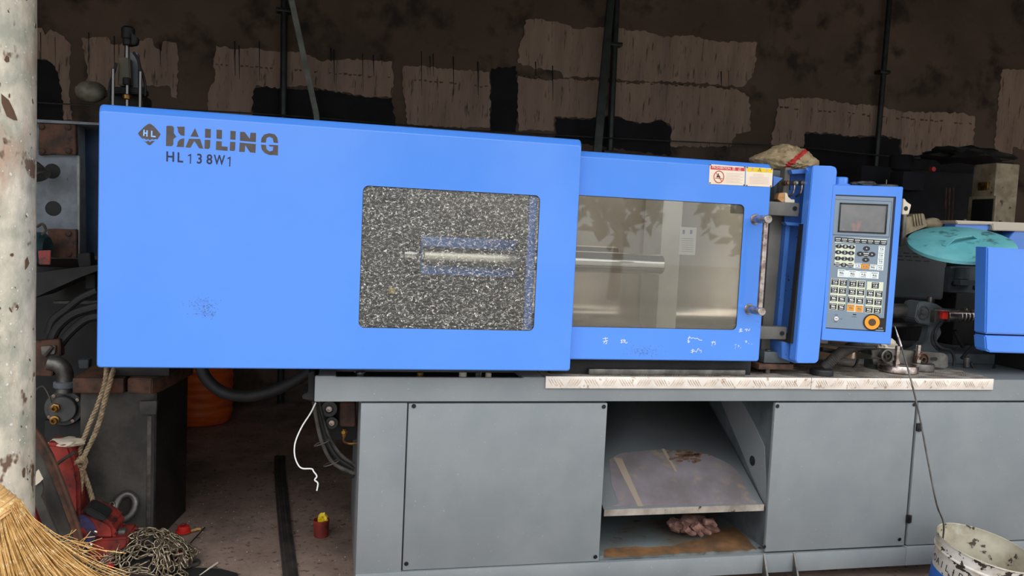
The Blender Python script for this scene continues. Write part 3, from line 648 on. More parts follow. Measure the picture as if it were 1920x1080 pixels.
# interior: rear guard, catch tray, platens, tie bars
XW0, XW1 = .92, 2.35
bm = nb(); pr_ = [(.78, 1.75), (.78, 1.05)]
N_ = 10
zk = P(1150, 597, .74).z; pf = [V((0, .80, 1.74)), V((0, .80, zk+.07))]+[V((0, .62+.18*math.cos(t), zk+.07-.14*math.sin(t))) for t in [math.pi/2*k/N_ for k in range(1, N_+1)]]+[V((0, .08, zk-.08))]
vs0 = [bm.verts.new((XW0, p.y, p.z)) for p in pf]; vs1 = [bm.verts.new((XW1, p.y, p.z)) for p in pf]
for i in range(len(pf)-1): face(bm, (vs0[i], vs1[i], vs1[i+1], vs0[i+1]))
obj('liner_sheet', bm, inner, MC)
obj('rear_housing', box(nb(), .1, .93, .80, .82, .93, 1.74), inner_b, MC)
obj('liner_end', box(nb(), 2.35, 2.36, .3, .86, .95, 1.72), inner, MC)
obj('streak_post', box(nb(), P(1238, 480, .56).x, P(1275, 480, .56).x, .56, .78, .95, 1.72, .004), inner_l, MC)  # added post; its pale colour stands in for sky reflected in the pane
obj('moving_platen', box(nb(), .12, .26, .2, .78, .96, 1.66, .006), inner_d, MC)
yS = YG2+.0087
st = obj('instruction_sticker', box(nb(), P(1274, 450, yS).x, P(1305, 450, yS).x, yS+.0004, yS+.001, P(1290, 478, yS).z, P(1290, 426, yS).z), whitep, G2)
bm = nb()
for k in range(7): q0 = P(1278, 447+k*4, yS); q1 = P(1300, 447+k*4, yS); box(bm, q0.x, q1.x, yS+.0001, yS+.0004, q0.z-.0009, q0.z+.0009)
obj('print_lines', bm, greyish, st)
bm = nb()
for x in (1282, 1296): q0 = P(x, 435, yS); box(bm, q0.x-.005, q0.x+.005, yS+.0001, yS+.0004, q0.z-.008, q0.z+.008)
obj('blue_pictogram', bm, bucketb, st)
za_ = P(880, 482, .38).z
for y_, z_, x_ in ((.36, za_, P(1240, 495, .36).x), (.66, za_+.02, 1.3)):
    cyl(bm := nb(), (.26, y_, z_), (1, 0, 0), .045, x_-.26, 28, bev=.004); obj('tie_bar', bm, chrome, MC)
cyl(bm := nb(), (.26, .36, 1.06), (1, 0, 0), .035, .6, 24, bev=.003); obj('tie_bar', bm, steel, MC)
q0, q1, q2_, q3 = P(791, 442, .20), P(968, 452, .20), P(955, 512, .20), P(789, 514, .20)
obj('blue_shield', box(nb(), q0.x, q1.x, .2, .215, q3.z, q0.z, .003), blue, MC)
cyl(bm := nb(), (q0.x+.004, .165, P(880, 483, .165).z), (1, 0, 0), .038, q1.x-q0.x, 28, bev=.003); obj('bright_sleeve', bm, mat('bright_sleeve', (248, 240, 226), rough=.33, metal=1), MC)
q = P(735, 545, .15); obj('yellow_connector', box(nb(), q.x-.012, q.x+.012, .15, .17, q.z-.012, q.z+.012, .002), yellow, MC)
obj('valve_block', box(nb(), q.x-.07, q.x+.03, .17, .24, q.z-.02, q.z+.14, .006), inner_d, MC)
obj('under_rail', box(nb(), g1[1]-.05, g2[1], .05, .09, ZT+.002, g2[2]-.006, .003), dark, MC)
obj('cross_strip', box(nb(), g1[1]+.1, g2[1]-.04, .02, .05, ZT+.006, ZT+.03, .003), steel, MC)
obj('rear_frame', box(nb(), g1[0]+.06, 2.36, .83, .87, ZT, 1.72), grey_d, MC)
# beams and blue upright right of the guard door
def pbox(name, x0, y0, x1, y1, Y, t, m, par, bev=.003):
    a = P((x0+x1)/2, y0, Y); b = P((x0+x1)/2, y1, Y); return obj(name, box(nb(), P(x0, (y0+y1)/2, Y).x, P(x1, (y0+y1)/2, Y).x, Y, Y+t, b.z, a.z, bev), m, par)
beam = mat('taupe_grey_beam', (112, 108, 100), (98, 94, 88), rough=.45, scale=8)
for y0, y1, xr in ((377, 403, 1499), (612, 636, 1475)):
    o = pbox('guard_beam', 1380, y0, xr, y1, .03, .05, beam, MC, .004)
    q = P(xr-9, (y0+y1)/2+1, .03); cyl(bm := nb(), (q.x, .0305, q.z), (0, -1, 0), .0095, .004, 14); cyl(bm, (q.x, .027, q.z), (0, -1, 0), .004, .003, 6); obj('socket_bolt', bm, blackp, o)
pbox('grey_upright', 1436, 395, 1466, 660, .12, .06, beam, MC)
obj('grey_upright', ppoly(nb(), [(1452,345),(1484,345),(1480,395),(1450,395)], .12, .05), grey_d, MC)
obj('grey_upright', ppoly(nb(), [(1473,314),(1483,314),(1478,380),(1466,380)], .06, .04, bev=.002), beam, MC)
BF = obj('blue_back_frame', (lambda b: (
  ppoly(b, [(1483,318),(1532,316),(1530,350),(1521,350),(1521,326),(1489,327),(1487,356),(1519,356),(1519,358),(1530,350),(1526,420),(1471,416),(1474,360),(1482,356)], .09, .01),
  ppoly(b, [(1483,318),(1532,316),(1530,324),(1486,326)], .03, .06), ppoly(b, [(1471,416),(1526,420),(1520,425),(1476,422)], .06, .03), ppoly(b, [(1474,418),(1512,420),(1490,625),(1456,625)], .13, .01),
  ppoly(b, [(1474,418),(1482,418),(1464,625),(1456,625)], .09, .05), b)[-1])(nb()), blue_d, MC)
obj('frame_backplate', ppoly(nb(), [(1484,322),(1526,322),(1522,362),(1482,362)], .12, .01), blue_d, MC)
obj('cable_strip', ppoly(nb(), [(1506,420),(1514,420),(1491,644),(1482,644)], .0, .03), black, MC)
for x in (1476, 1493, 1507):
    q = P(x, 343, .02); cyl(bm := nb(), (q.x, .05, q.z), (0, -1, 0), .0105, .03, 12, bev=.002); cyl(bm, (q.x, .02, q.z), (0, -1, 0), .005, .008, 8, m=1)
    if x > 1480: tube(bm, [(q.x, .03, q.z), (q.x-.002, .028, q.z-.01), (q.x-.004, .03, q.z-.04), (q.x-.006, .06, q.z-.055)], .0045, 8, 2, m=1)
    obj('hose_fitting', bm, (rust, brass) if x == 1476 else (steel, chrome_w), MC)
obj('blue_tab', ppoly(nb(), [(1450,330),(1468,334),(1450,350)], .0, .02), blue_d, MC)
# upright column: front skin with folded sides
CO = obj('blue_upright', (lambda b: (
  prism(b, [P(x, y, -.03) for x, y in [(1524,312),(1527,310),(1560,311),(1568,314),(1570,321),(1535,676),(1530,681),(1496,681),(1492,676)]], V((0, .05, 0)), bev=.003),
  b)[-1])(nb()), blue, MC)
obj('upright_gusset', ppoly(nb(), [(1511,316),(1524,312),(1528,318),(1523,334)], .0, .01), blue, MC)
obj('upright_shoe', ppoly(nb(), [(1466,640),(1488,645),(1497,650),(1497,681),(1490,681),(1466,672)], .03, .1, bev=.002), blue_d, MC)
pbox('foot_casting', 1433, 660, 1482, 681, .06, .14, grey_d, MC); pbox('foot_casting', 1423, 683, 1488, 693, .05, .16, rust, MC)
q = P(1441, 655, .1); cyl(bm := nb(), (q.x, .1, ZT), (0, 0, 1), .014, q.z-ZT, 12, bev=.002); obj('stud', bm, steel, MC)
# ------------------------------------------------------------------ control panel, yawed toward the camera; built in its own axes
ang = math.radians(22)
A0 = P(1567, 345, -.035); NPL = V((-math.sin(ang), -math.cos(ang), 0)); U = V((math.cos(ang), -math.sin(ang), 0))
zc = P(1551, 490, -.035).z
CPo = V((A0.x, -.035, zc))
CP = root('control_panel', 'blue framed operator control panel with a screen above a dense keypad', 'control panel', CPo, rot=(0, 0, -ang))
def uv(x, y):
    d = ray(x, y); t = (CPo-CAM).dot(NPL)/d.dot(NPL); p = CAM+d*t-CPo; return (p.dot(U), p.z)
def u1(zx, zy): return uv(1530+zx/6, 340+zy/6)
def u2(zx, zy): return uv(1530+zx/6.75, 500+zy/6.75)
tl, tr, br, bl = uv(1565, 345), uv(1698, 351), uv(1666, 647), uv(1537, 637)
print('panel', [tuple(round(q, 3) for q in p) for p in (tl, tr, br, bl)])
UL = -.012; UR = (tr[0]+br[0])/2; UT = (tl[1]+tr[1])/2; UB = (br[1]+bl[1])/2
Fm = {}
def fit(p, src):    # remove the small shear left between photo corners and the true rectangle
    a, b, c, d = src
    s = .5; t = .5
    for _ in range(12):
        top = (a[0]+(b[0]-a[0])*s, a[1]+(b[1]-a[1])*s); bot = (d[0]+(c[0]-d[0])*s, d[1]+(c[1]-d[1])*s)
        t = (p[1]-top[1])/(bot[1]-top[1]); lx = a[0]+(d[0]-a[0])*t; rx = b[0]+(c[0]-b[0])*t; s = (p[0]-lx)/(rx-lx)
    return s, t
corn = (tl, tr, br, bl)
def Q(p): s, t = fit(p, corn); return (UL+.012+(UR-UL-.012)*s, UT+(UB-UT)*t)
def q1(x, y): return Q(u1(x, y))
def q2(x, y): return Q(u2(x, y))
W_, HH = UR-UL, UT-UB
# housing: frame with recess
bm = nb(); o1, o2 = q1(207, 143), q2(845, 855)
ix0, ix1, iz1, iz0 = o1[0], (q1(925, 178)[0]+o2[0])/2, (o1[1]+q1(925, 178)[1])/2, (q2(45, 748)[1]+o2[1])/2
outer = rr_loop(UL, UR, UB, UT, .006, 3); inner_l = rr_loop(ix0, ix1, iz0, iz1, .002, 3)
def ring(pts, y): return [bm.verts.new((a, y, b)) for a, b in pts]
a_, b_, c_, d_ = ring(inner_l, .004), ring(inner_l, 0), ring([(max(min(x, UR-.003), UL+.003), max(min(z, UT-.003), UB+.003)) for x, z in outer], 0), ring(outer, .003)
e_ = ring(outer, .1)
for p, q in ((a_, b_), (b_, c_), (c_, d_), (d_, e_)):
    for j in range(len(p)): face(bm, (p[j], p[(j+1) % len(p)], q[(j+1) % len(p)], q[j]))
face(bm, e_); face(bm, a_)
HS = obj('housing', bm, blue, CP)
def flat(name, pts, y, m, par, t=.0006, **k): return obj(name, prism(nb(), [V((a, y, b)) for a, b in pts], V((0, t, 0))), m, par, smooth=False, **k)
def rect(name, p0, p1, y, m, par, t=.0006, **k): return flat(name, [(p0[0], p0[1]), (p1[0], p0[1]), (p1[0], p1[1]), (p0[0], p1[1])], y, m, par, t, **k)
OV = rect('keypad_film', (ix0, iz1), (ix1, iz0), .0028, ovl, CP, .001)
# dark right and bottom borders
rect('border', (ix1-.009, iz1), (ix1, iz0), .0024, ovl_n, OV); rect('border', (ix0, iz1), (ix1, iz1-.005), .0024, ovl_n, OV); rect('border', (ix0, iz0+.004), (ix1, iz0), .0024, ovl_n, OV)
def frame(name, p0, p1, wd, y, m, par, t=.003, **k):
    bm = nb(); x0, x1, z1, z0 = p0[0], p1[0], p0[1], p1[1]
    box(bm, x0, x1, y-t, y, z1-wd, z1, .0004); box(bm, x0, x1, y-t, y, z0, z0+wd, .0004); box(bm, x0, x0+wd, y-t, y, z0, z1, .0004); box(bm, x1-wd, x1, y-t, y, z0, z1, .0004)
    return obj(name, bm, m, par, **k)
s0 = q1(200, 197); s1 = ((q1(872, 237)[0]+q1(826, 636)[0])/2, (q1(180, 592)[1]+q1(826, 636)[1])/2)
SB = rect('screen_bezel', s0, s1, .001, ovl, CP, .0025)
frame('bezel_line', s0, s1, .0012, .001, ovl_n, SB, .0005)
t0 = q1(255, 235); t1 = ((q1(825, 265)[0]+q1(787, 600)[0])/2, (q1(222, 562)[1]+q1(787, 600)[1])/2)
frame('screen_frame', t0, t1, .006, .001, blackp, SB, .003)
rect('screen', (t0[0]+.006, t0[1]-.006), (t1[0]-.006, t1[1]+.006), .0002, screenm, SB, .0008)
def field(z, q, m, name='key_field'):
    pts = [q(*p) for p in z]; x0 = (pts[0][0]+pts[3][0])/2; x1 = (pts[1][0]+pts[2][0])/2; z1 = (pts[0][1]+pts[1][1])/2; z0 = (pts[2][1]+pts[3][1])/2
    return rect(name, (x0, z1), (x1, z0), .0022, m, OV)
kr = random.Random(4)
def key(c, wd, ht, m=keyk, shape='rect', glyph='icon', gm=whitep):
    bm = nb(); x, z = c
    if shape == 'oval': pts = [(x+wd/2*math.cos(a), z+ht/2*math.sin(a)) for a in [2*math.pi*k/16 for k in range(16)]]
    else: pts = rr_loop(x-wd/2, x+wd/2, z-ht/2, z+ht/2, .0012, 2)
    prism(bm, [V((a, .0012, b)) for a, b in pts], V((0, .001, 0)))
    y = .0009
    def g(p, q): box(bm, x+p[0]*wd, x+q[0]*wd, y, y+.0003, z+p[1]*ht, z+q[1]*ht, m=1)
    if glyph == 'icon':
        for i in range(4): g((-.38+.2*i, .26), (-.38+.2*i+.13, .4))
        g((-.25, -.12), (-.05+kr.uniform(-.1, .1), .12)); g((.0, -.16), (.3, -.02)); g((.08, .02), (.2, .14)); g((-.3, -.38), (.3, -.3))
    elif glyph == 'words':
        for i in range(4): g((-.36+.2*i, .02), (-.36+.2*i+.13, .26))
        g((-.3, -.3), (.3, -.2))
    elif glyph and glyph[0] == 'a':
        dx, dz = {'u': (0, 1), 'd': (0, -1), 'l': (-1, 0), 'r': (1, 0)}[glyph[1]]; s = .0042
        prism(bm, [V((x+dx*s, y, z+dz*s)), V((x-dx*s*.7+dz*s*.8, y, z-dz*s*.7+dx*s*.8)), V((x-dx*s*.2, y, z-dz*s*.2)), V((x-dx*s*.7-dz*s*.8, y, z-dz*s*.7-dx*s*.8))], V((0, .0003, 0)), m=1)
    elif glyph: text(bm, glyph, ht*.95, lambda a, b: V((x+a, y, z+b)), m=1)
    return obj('key', bm, (m, gm), OV, smooth=False)
MM = M1(-.08, 1620)
field([(195,618),(802,658),(796,722),(190,677)], q1, palew)
for x, y in [(228,648),(303,655),(378,661),(455,668),(531,673),(606,679),(684,685),(762,690)]: key(q1(x, y), 10.2*MM, 7.8*MM, glyph='words')
field([(203,698),(430,716),(408,966),(176,950)], q1, pale)
for (x, y), ch in zip([(235,725),(312,731),(387,737),(228,792),(304,798),(379,804),(221,861),(297,867),(371,873),(213,930),(288,936),(365,941)], ['7', '8', '9', '4', '5', '6', '1', '2', '3', '*', '0', '#']):
    key(q1(x, y), 10.2*MM, 6.8*MM, shape='oval', glyph=ch if ch not in '*#' else 'words')
for (x, y), g in zip([(560,757),(485,815),(553,820),(622,823),(548,882)], ['au', 'al', 'words', 'ar', 'ad']): key(q1(x, y), 11*MM, 8*MM, shape='oval', glyph=g)
greyink = mat('grey_ink', (120, 122, 124), rough=.5)
def faint(cs, q, wd, ht):
    for x, y in cs: key(q(x, y), wd*MM, ht*MM, palew, glyph='icon', gm=greyink)
field([(703,728),(777,733),(750,1007),(675,1000)], q1, palew); faint([(738,762),(728,832),(722,900),(716,972)], q1, 9.5, 9.5)
faint([(452,948)], q1, 12.5, 8.5); key(q1(540, 958), 14*MM, 8.6*MM, orange, glyph='icon', gm=stain); faint([(625,966)], q1, 12.5, 8.5)
field([(248,30),(787,76),(776,166),(240,116)], q2, palew); faint([(292,72),(436,86),(582,98),(728,112)], q2, 12, 11)
field([(160,138),(366,158),(328,554),(122,530)], q2, pale); field([(396,160),(608,180),(578,478),(368,455)], q2, pale); field([(630,182),(846,205),(800,606),(592,582)], q2, pale); field([(362,466),(574,486),(565,581),(354,560)], q2, palew)
for x, y in [(207,187),(315,200),(195,288),(302,300),(184,391),(291,403),(174,494),(281,505),(441,211),(549,221),(430,313),(540,322),(418,416),(526,427),(735,238),(668,336),(778,348),(655,439),(766,451),(645,543),(754,556)]: key(q2(x, y), 11*MM, 10*MM)
for x, y in [(407,518),(516,530)]: key(q2(x, y), 11.6*MM, 10.6*MM, orange, gm=stain)
c = q2(212, 652); lathe(bm := nb(), [(0, 0), (.0085, 0), (.0085, .002), (.007, .004), (.003, .004), (.003, .003), (0, .003)], (c[0], .0022, c[1]), (0, -1, 0), 20); box(bm, c[0]-.005, c[0]+.005, -.0022, -.0016, c[1]-.001, c[1]+.001, m=1); obj('key_switch', bm, (whitep, ink), CP)
c = q2(802, 715); rect('black_corner', (c[0]-.022, c[1]+.02), (ix1-.002, iz0+.006), .002, ink, OV)
c = q2(680, 704); r = 13*MM
lathe(bm := nb(), [(0, .001), (r*.46, .001), (r*.46, .004), (r*.9, .004), (r*.9, .001), (r*1.04, .0005), (r*1.04, 0), (0, 0)], (c[0], .0018, c[1]), (0, -1, 0), 32); obj('stop_ring', bm, orange, CP)
lathe(bm := nb(), [(r*.9, .0), (r*1.06, 0), (r*1.06, .003), (r*.9, .003)], (c[0], .0018, c[1]), (0, -1, 0), 32, closed=True); obj('ring_edge', bm, ink, CP)
cyl(bm := nb(), (c[0], .001, c[1]), (0, -1, 0), r*.45, .004, 20, bev=.001); obj('stop_socket', bm, scab, CP)
def ptxt(s, c, size, m, par): text(bm := nb(), s, size, lambda a, b: V((c[0]+a, .0014, c[1]+b))); obj('print', bm, m, par, smooth=False)
ptxt('TE110', q2(782, 781), .0075, whitep, OV)
bm = nb()
for x, y, w2 in [(218,605,5),(208,692,5),(278,657,4),(450,633,8)]:
    c = q2(x, y)
    for k in range(4): box(bm, c[0]-w2*MM/2+k*w2*MM/4, c[0]-w2*MM/2+(k+.6)*w2*MM/4, .0018, .0024, c[1]-.0009, c[1]+.0009)
c = q2(455, 603); box(bm, c[0]-.006, c[0]+.006, .0016, .0024, c[1]-.002, c[1]+.002); obj('small_print', bm, ink, OV, smooth=False)
c = q2(790, 812); rect('type_plate', (c[0]-.02, c[1]+.003), (c[0]+.012, c[1]-.002), .0018, ovl, OV)
obj('swivel_bracket', box(nb(), -.03, .03, .06, .12, UB-.02, UB+.1, .004), steel, CP)
# things on top of the panel
def W(u, y, z): return CPo+U*u+V((math.sin(ang), math.cos(ang), 0))*y+V((0, 0, z))
kn = root('beacon_cap', 'blue round cap on top of the control panel beside the upright', 'cap', W(.035, .06, UT))
b0 = W(.03, .06, UT); r = 12*M1(0, 1586)
lathe(nb_ := nb(), [(0, 0), (r*1.35, 0), (r*1.35, .006), (r, .008), (r, .03), (r*.9, .034), (0, .034)], b0, n=24); obj('cap', nb_, blue, kn)
b1 = W(UR*.80, .05, UT); o = obj('round_cover', lathe(nb(), [(0, 0), (.045, 0), (.046, .006), (.042, .009), (.008, .009), (.002, .012), (.002, .03), (0, .03)], b1, n=28), steel, origin=b1); tag(o, 'thin grey metal disc lying on top of the control panel', 'disc')
def lump(name, lab, cat, c, r, m, seed, sq=(1, 1, 1), par=None, amp=.35, sub=3, fq=3.0):
    bm = nb(); bmesh.ops.create_icosphere(bm, subdivisions=sub, radius=1)
    for v in bm.verts:
        d = v.co.normalized(); k = 1+amp*mnoise.noise(d*fq*.6+V((seed*7.1, 0, 0)))+amp*.4*mnoise.noise(d*fq*2+V((0, seed*3., 0)))
        v.co = V(c)+V((d.x*sq[0], d.y*sq[1], d.z*sq[2]))*r*k
    o = obj(name, bm, m, par)
    if lab: tag(o, lab, cat)
    return o
b2 = W(UR*.48, .07, UT); lump('cleaning_rag', 'grey crumpled rag on top of the control panel', 'rag', b2+V((0, 0, .008)), .045, dust, 4, (1.1, .7, .28), amp=.7)
# conduit under the panel and corrugated cable to the pad
cc = [P(1640,640,.1), P(1600,650,.08), P(1572,665,.07), P(1545,684,.09)]
cc[-1].z = ZT+.03
cd = root('corrugated_conduit', 'thick dusty corrugated conduit running from under the control panel to the tread plate', 'conduit', (cc[-1].x, cc[-1].y, zt_))
sp = smooth_path(cc, 22); bm = nb()
tube(bm, sp, .023, 16, rfun=lambda t: 1+.09*math.sin(t*len(sp)*3.14159)); obj('hose', bm, dust, cd)
c0 = V((cc[-1].x-.03, cc[-1].y-.03, zt_)); lathe(bm := nb(), [(0, 0), (.046, 0), (.048, .006)]+[(.048-.001*(k % 2), .006+k*.002) for k in range(8)]+[(.044, .026), (0, .028)], c0, n=28); obj('end_cap', bm, black, cd)
bm = nb(); tube(bm, [P(1535,642,.03), P(1590,650,.04), P(1640,652,.06)], .006, 8, 5); tube(bm, [P(1540,655,.1), P(1580,660,.12), P(1620,650,.14)], .01, 8, 5); tube(bm, [P(1528,690,.2), P(1560,700,.2), P(1600,690,.24), P(1612,660,.25)], .006, 8, 5)
o = obj('loose_cables', bm, black, cd)
# clamp tooling on the plate
zq = zt_
cb = root('clamp_bracket', 'heavy slotted steel clamp bracket lying on the right end of the tread plate', 'bracket', (PZ(1700, 690, zq).x, .25, zq))
def hole_plate(bm, pix, Y, t, holes, bev=.002):
    ppoly(bm, pix, Y, t, bev=bev)
    for x, y, r in holes: c = P(x, y, Y); cyl(bm, (c.x, Y-.0004, c.z), (0, 1, 0), r, .001, 14, m=1)
bm = nb(); hole_plate(bm, [(1634,657),(1660,654),(1770,662),(1778,668),(1778,688),(1770,690),(1690,686),(1638,684)], .2, .03, [(1646,668,.007)]); 
sl = P(1752, 673, .2); prism(bm, [V((sl.x+dx, .1995, sl.z+dz)) for dx, dz in [(-.02, -.008), (-.024, 0), (-.02, .008), (.012, .008), (.018, 0), (.012, -.008)]], V((0, .001, 0)), m=1)
obj('slotted_plate', bm, (steel, dark), cb)
for x, y, r in ((1666, 668, .03), (1733, 675, .034)):
    c = P(x, y, .17); lathe(bm := nb(), [(0, 0), (r, 0), (r, .022), (r*.8, .024), (r*.78, .014), (r*.45, .014), (r*.45, .028), (r*.28, .028), (r*.28, .01), (0, .01)], (c.x, .2, c.z), (0, -1, 0), 26); obj('pulley', bm, steel if x < 1700 else rust, cb)
bm = nb(); box(bm, P(1636, 680, .23).x, P(1775, 680, .23).x, .23, .29, zq, P(1700, 686, .2).z+.02); obj('bracket_foot', bm, grey_d, cb)
for k, (x, y, r, lab) in enumerate(((1683, 694, .086, 'larger silver round clamp pad with an upright bolt, on the tread plate'), (1722, 691, .066, 'smaller rusty round clamp pad with an upright bolt, behind the larger one'))):
    c = PZ(x, y+3, zq); c.y = max(c.y, .02+r)
    R_ = root('clamp_pad', lab, 'clamp pad', c, 'round clamp pads on the tread plate')
    lathe(bm := nb(), [(0, 0), (r*.93, 0), (r, .004), (r, .028), (r*.96, .034), (r*.2, .036), (0, .036)], c, n=32); obj('pad', bm, chrome_w if k == 0 else steel, R_)
    lump('grease', None, None, c+V((0, 0, .03)), r*.5, rust, 3+k, (1, 1, .18), R_, sub=2)
    cyl(bm := nb(), c+V((-.018, -.01, .03)), (0, 0, 1), .0105, .088, 10); lathe(bm, [(.0, 0), (.017, 0), (.017, .014), (0, .014)], c+V((-.018, -.01, .038)), n=6); lathe(bm, [(.0, 0), (.014, 0), (.014, .009), (0, .009)], c+V((-.018, -.01, .066)), n=6); obj('bolt', bm, chrome_w, R_)
lump('grease_rag', 'pale greasy rag wedged behind the clamp bracket under the control panel', 'rag', P(1665, 650, .32)+V((0, 0, 0)), .05, whitem, 11, (1.1, .6, .7), amp=.6)

# ------------------------------------------------------------------ injection unit to the right
IU = root('injection_unit', 'injection unit with grey barrel cover and plasticising carriage right of the control panel', 'injection unit', (3.0, .5, ZT))
dgrey = mat('dark_grey_cover', (82, 86, 86), (70, 74, 74), rough=.5, scale=3, spot=(120, 116, 108), sscale=60, slo=.74, shi=.78)
bm = nb(); ppoly(bm, [(1660,462),(1690,456),(1766,461),(1779,470),(1768,562),(1652,556)], .72, .2, bev=.006); ppoly(bm, [(1690,444),(1760,452),(1768,463),(1688,458)], .74, .15)
BC = obj('barrel_cover', bm, dgrey, IU)
bm = nb()
for r_, xs in enumerate(([1700, 1716, 1732, 1748], [1688, 1703, 1718, 1734], [1690, 1706, 1722, 1738])):
    for x in xs: y = (473, 479, 486)[r_]+(x-1690)*.05; ppoly(bm, [(x-6, y), (x+5, y+.6), (x+5, y+2.6), (x-6, y+2)], .7195, .002)
obj('vent_slots', bm, ink, BC)
bm = nb(); ppoly(bm, [(1782,500),(1838,500),(1838,552),(1778,548)], .5, .04, bev=.004); cyl(bm, P(1803, 524, .48), (0, 0, 1), .033, .06, 18, bev=.004); box(bm, P(1803, 524, .5).x-.05, P(1803, 524, .5).x+.05, .45, .52, P(1803, 530, .5).z-.01, P(1803, 524, .5).z)
obj('carriage_block', bm, grey_d, IU)
for x, y in ((1788, 532), (1829, 538)): c = P(x, y, .498); cyl(bm := nb(), (c.x, .5, c.z), (0, -1, 0), .014, .006, 12); obj('socket_bolt', bm, dark, IU)
bm = nb(); ppoly(bm, [(1722,568),(1734,565),(1757,570),(1772,580),(1768,603),(1757,612),(1722,606),(1716,598)], .36, .1, bev=.005)
NB = obj('nozzle_bracket', bm, grey_d, IU)
c = P(1733, 587, .355); lathe(bm := nb(), [(0, .003), (.012, .003), (.012, .0), (.028, 0), (.028, .004), (.034, .004), (.034, 0)], (c.x, .36, c.z), (0, -1, 0), 20); obj('boss', bm, steel, NB)
c = P(1744, 562, .4); cyl(bm := nb(), (c.x, .4, c.z-.04), (0, 0, 1), .012, .055, 10, bev=.002); obj('bolt', bm, steel, NB)
bm = nb(); ppoly(bm, [(1742,606),(1762,608),(1766,625),(1757,640),(1754,655),(1764,662),(1700,662),(1722,652),(1736,640),(1741,622)], .38, .05, bev=.004); obj('bracket_leg', bm, grey_d, IU)
bm = nb(); a = P(1665, 580, .45); cyl(bm, (a.x-.2, .45, P(1700, 583, .45).z), (1, 0, 0), .035, .35, 18); obj('barrel', bm, steel, IU)
bm = nb(); cyl(bm, (P(1772, 590, .45).x, .45, P(1800, 592, .45).z), (1, 0, 0), .034, .3, 20, bev=.002)
for k in range(4): x = P(1795+k*7, 590, .45).x; lathe(bm, [(.034, 0), (.036, .002), (.034, .004)], (x, .45, P(1800, 592, .45).z), (1, 0, 0), 20)
obj('nozzle', bm, chrome_w, IU)
bm = nb(); tube(bm, [P(1752,580,.3), P(1790,582,.3), P(1814,579,.3)], .0075, 10, 3); lathe(bm, [(0, 0), (.012, .002), (.013, .01), (.008, .018), (0, .02)], P(1810,580,.3), (1, 0, 0), 12); obj('locating_rod', bm, chrome_w, IU)
bm = nb(); cyl(bm, (P(1650, 607, .5).x, .5, P(1700, 610, .5).z), (1, 0, 0), .012, .32, 12); obj('guide_rod', bm, steel, IU)
c = P(1770, 591, .32); obj('red_sensor', box(nb(), c.x-.015, c.x+.015, .31, .36, c.z-.018, c.z+.018, .002), redp, IU, label='small bright red sensor block')
bm = nb(); c = P(1758, 593, .33); box(bm, c.x-.015, c.x+.012, .33, .37, c.z-.03, c.z+.024, .002); obj('sensor_mount', bm, steel, IU)
bm = nb(); tube(bm, [P(1767,603,.32), P(1755,620,.3), P(1754,640,.3), P(1765,652,.28), P(1782,657,.28), P(1789,672,.28), P(1788,686,.28)], .007, 8, 6); tube(bm, [P(1764,603,.33), P(1750,622,.31), P(1748,642,.31), P(1758,655,.3)], .006, 8, 6); obj('sensor_cable', bm, black, IU)
obj('carriage_base', box(nb(), 2.72, 4.4, .42, .9, ZT, ZT+.05, .004), grey_d, IU)
obj('carriage_body', box(nb(), P(1790, 560, .75).x, 4.4, .74, .9, ZT+.05, P(1850, 500, .75).z, .01), dark, IU)
bm = nb(); tube(bm, [P(1832,640,.35), P(1818,655,.35), P(1803,672,.35)], .008, 8, 4); tube(bm, [P(1820,680,.3), P(1835,703,.28), P(1855,702,.28), P(1866,685,.3)], .007, 8, 6); tube(bm, [P(1790,620,.5),P(1800,640,.5),P(1806,650,.5)], .012, 8, 3); obj('hydraulic_hose', bm, black, IU)
c = P(1812, 680, .3); obj('hose_union', cyl(nb(), (c.x, .3, zt_-.002), (0, 0, 1), .014, .05, 10, bev=.002), steel, IU)
# blue guard over the screw
SG = root('screw_guard', 'blue sheet guard at the right edge with a seam near its bottom', 'guard', (P(1850, 640, .05).x, .1, ZT))
bm = nb(); ppoly(bm, [(1851,463),(2300,492),(2300,639),(1848,626),(1851,466)], .05, .07, bev=.006)
obj('upper_shell', bm, blue, SG)

bm = nb(); ppoly(bm, [(1847,629),(2300,642),(2300,673),(1856,661),(1849,656)], .05, .07, bev=.006); obj('lower_shell', bm, blue, SG)
obj('guard_bracket', box(nb(), 3.25, 4.4, .12, .5, ZT, P(1850, 655, .05).z, .003), dark, SG)
# hopper base and top slab behind
HB = root('hopper_hood', 'blue hood with a pale top slab behind the turquoise lid', 'hood', (P(1850, 440, .8).x, .95, ZT))
bm = nb(); ppoly(bm, [(1792,413),(2200,428),(2200,441),(1862,432),(1861,421),(1795,420)], .76, .12, bev=.004); obj('top_slab', bm, whitem, HB)
bm = nb(); ppoly(bm, [(1791,416),(1858,420),(1850,436),(1830,450),(1800,470),(1790,470)], .78, .08, bev=.003); ppoly(bm, [(1905,430),(2200,445),(2200,490),(1885,480),(1890,448)], .78, .08, bev=.003); obj('hood_side', bm, blue, HB)
obj('hood_body', box(nb(), P(1850, 440, .84).x, 4.9, .86, 1.15, ZT, P(1850, 421, .84).z), bluedk, HB)
bm = nb()
for x, y in ((1809, 413), (1876, 415)): c = P(x, y, .8); cyl(bm, (c.x, .8, c.z-.02), (0, 0, 1), .008, .025, 8)
obj('slab_bolt', bm, steel, HB)
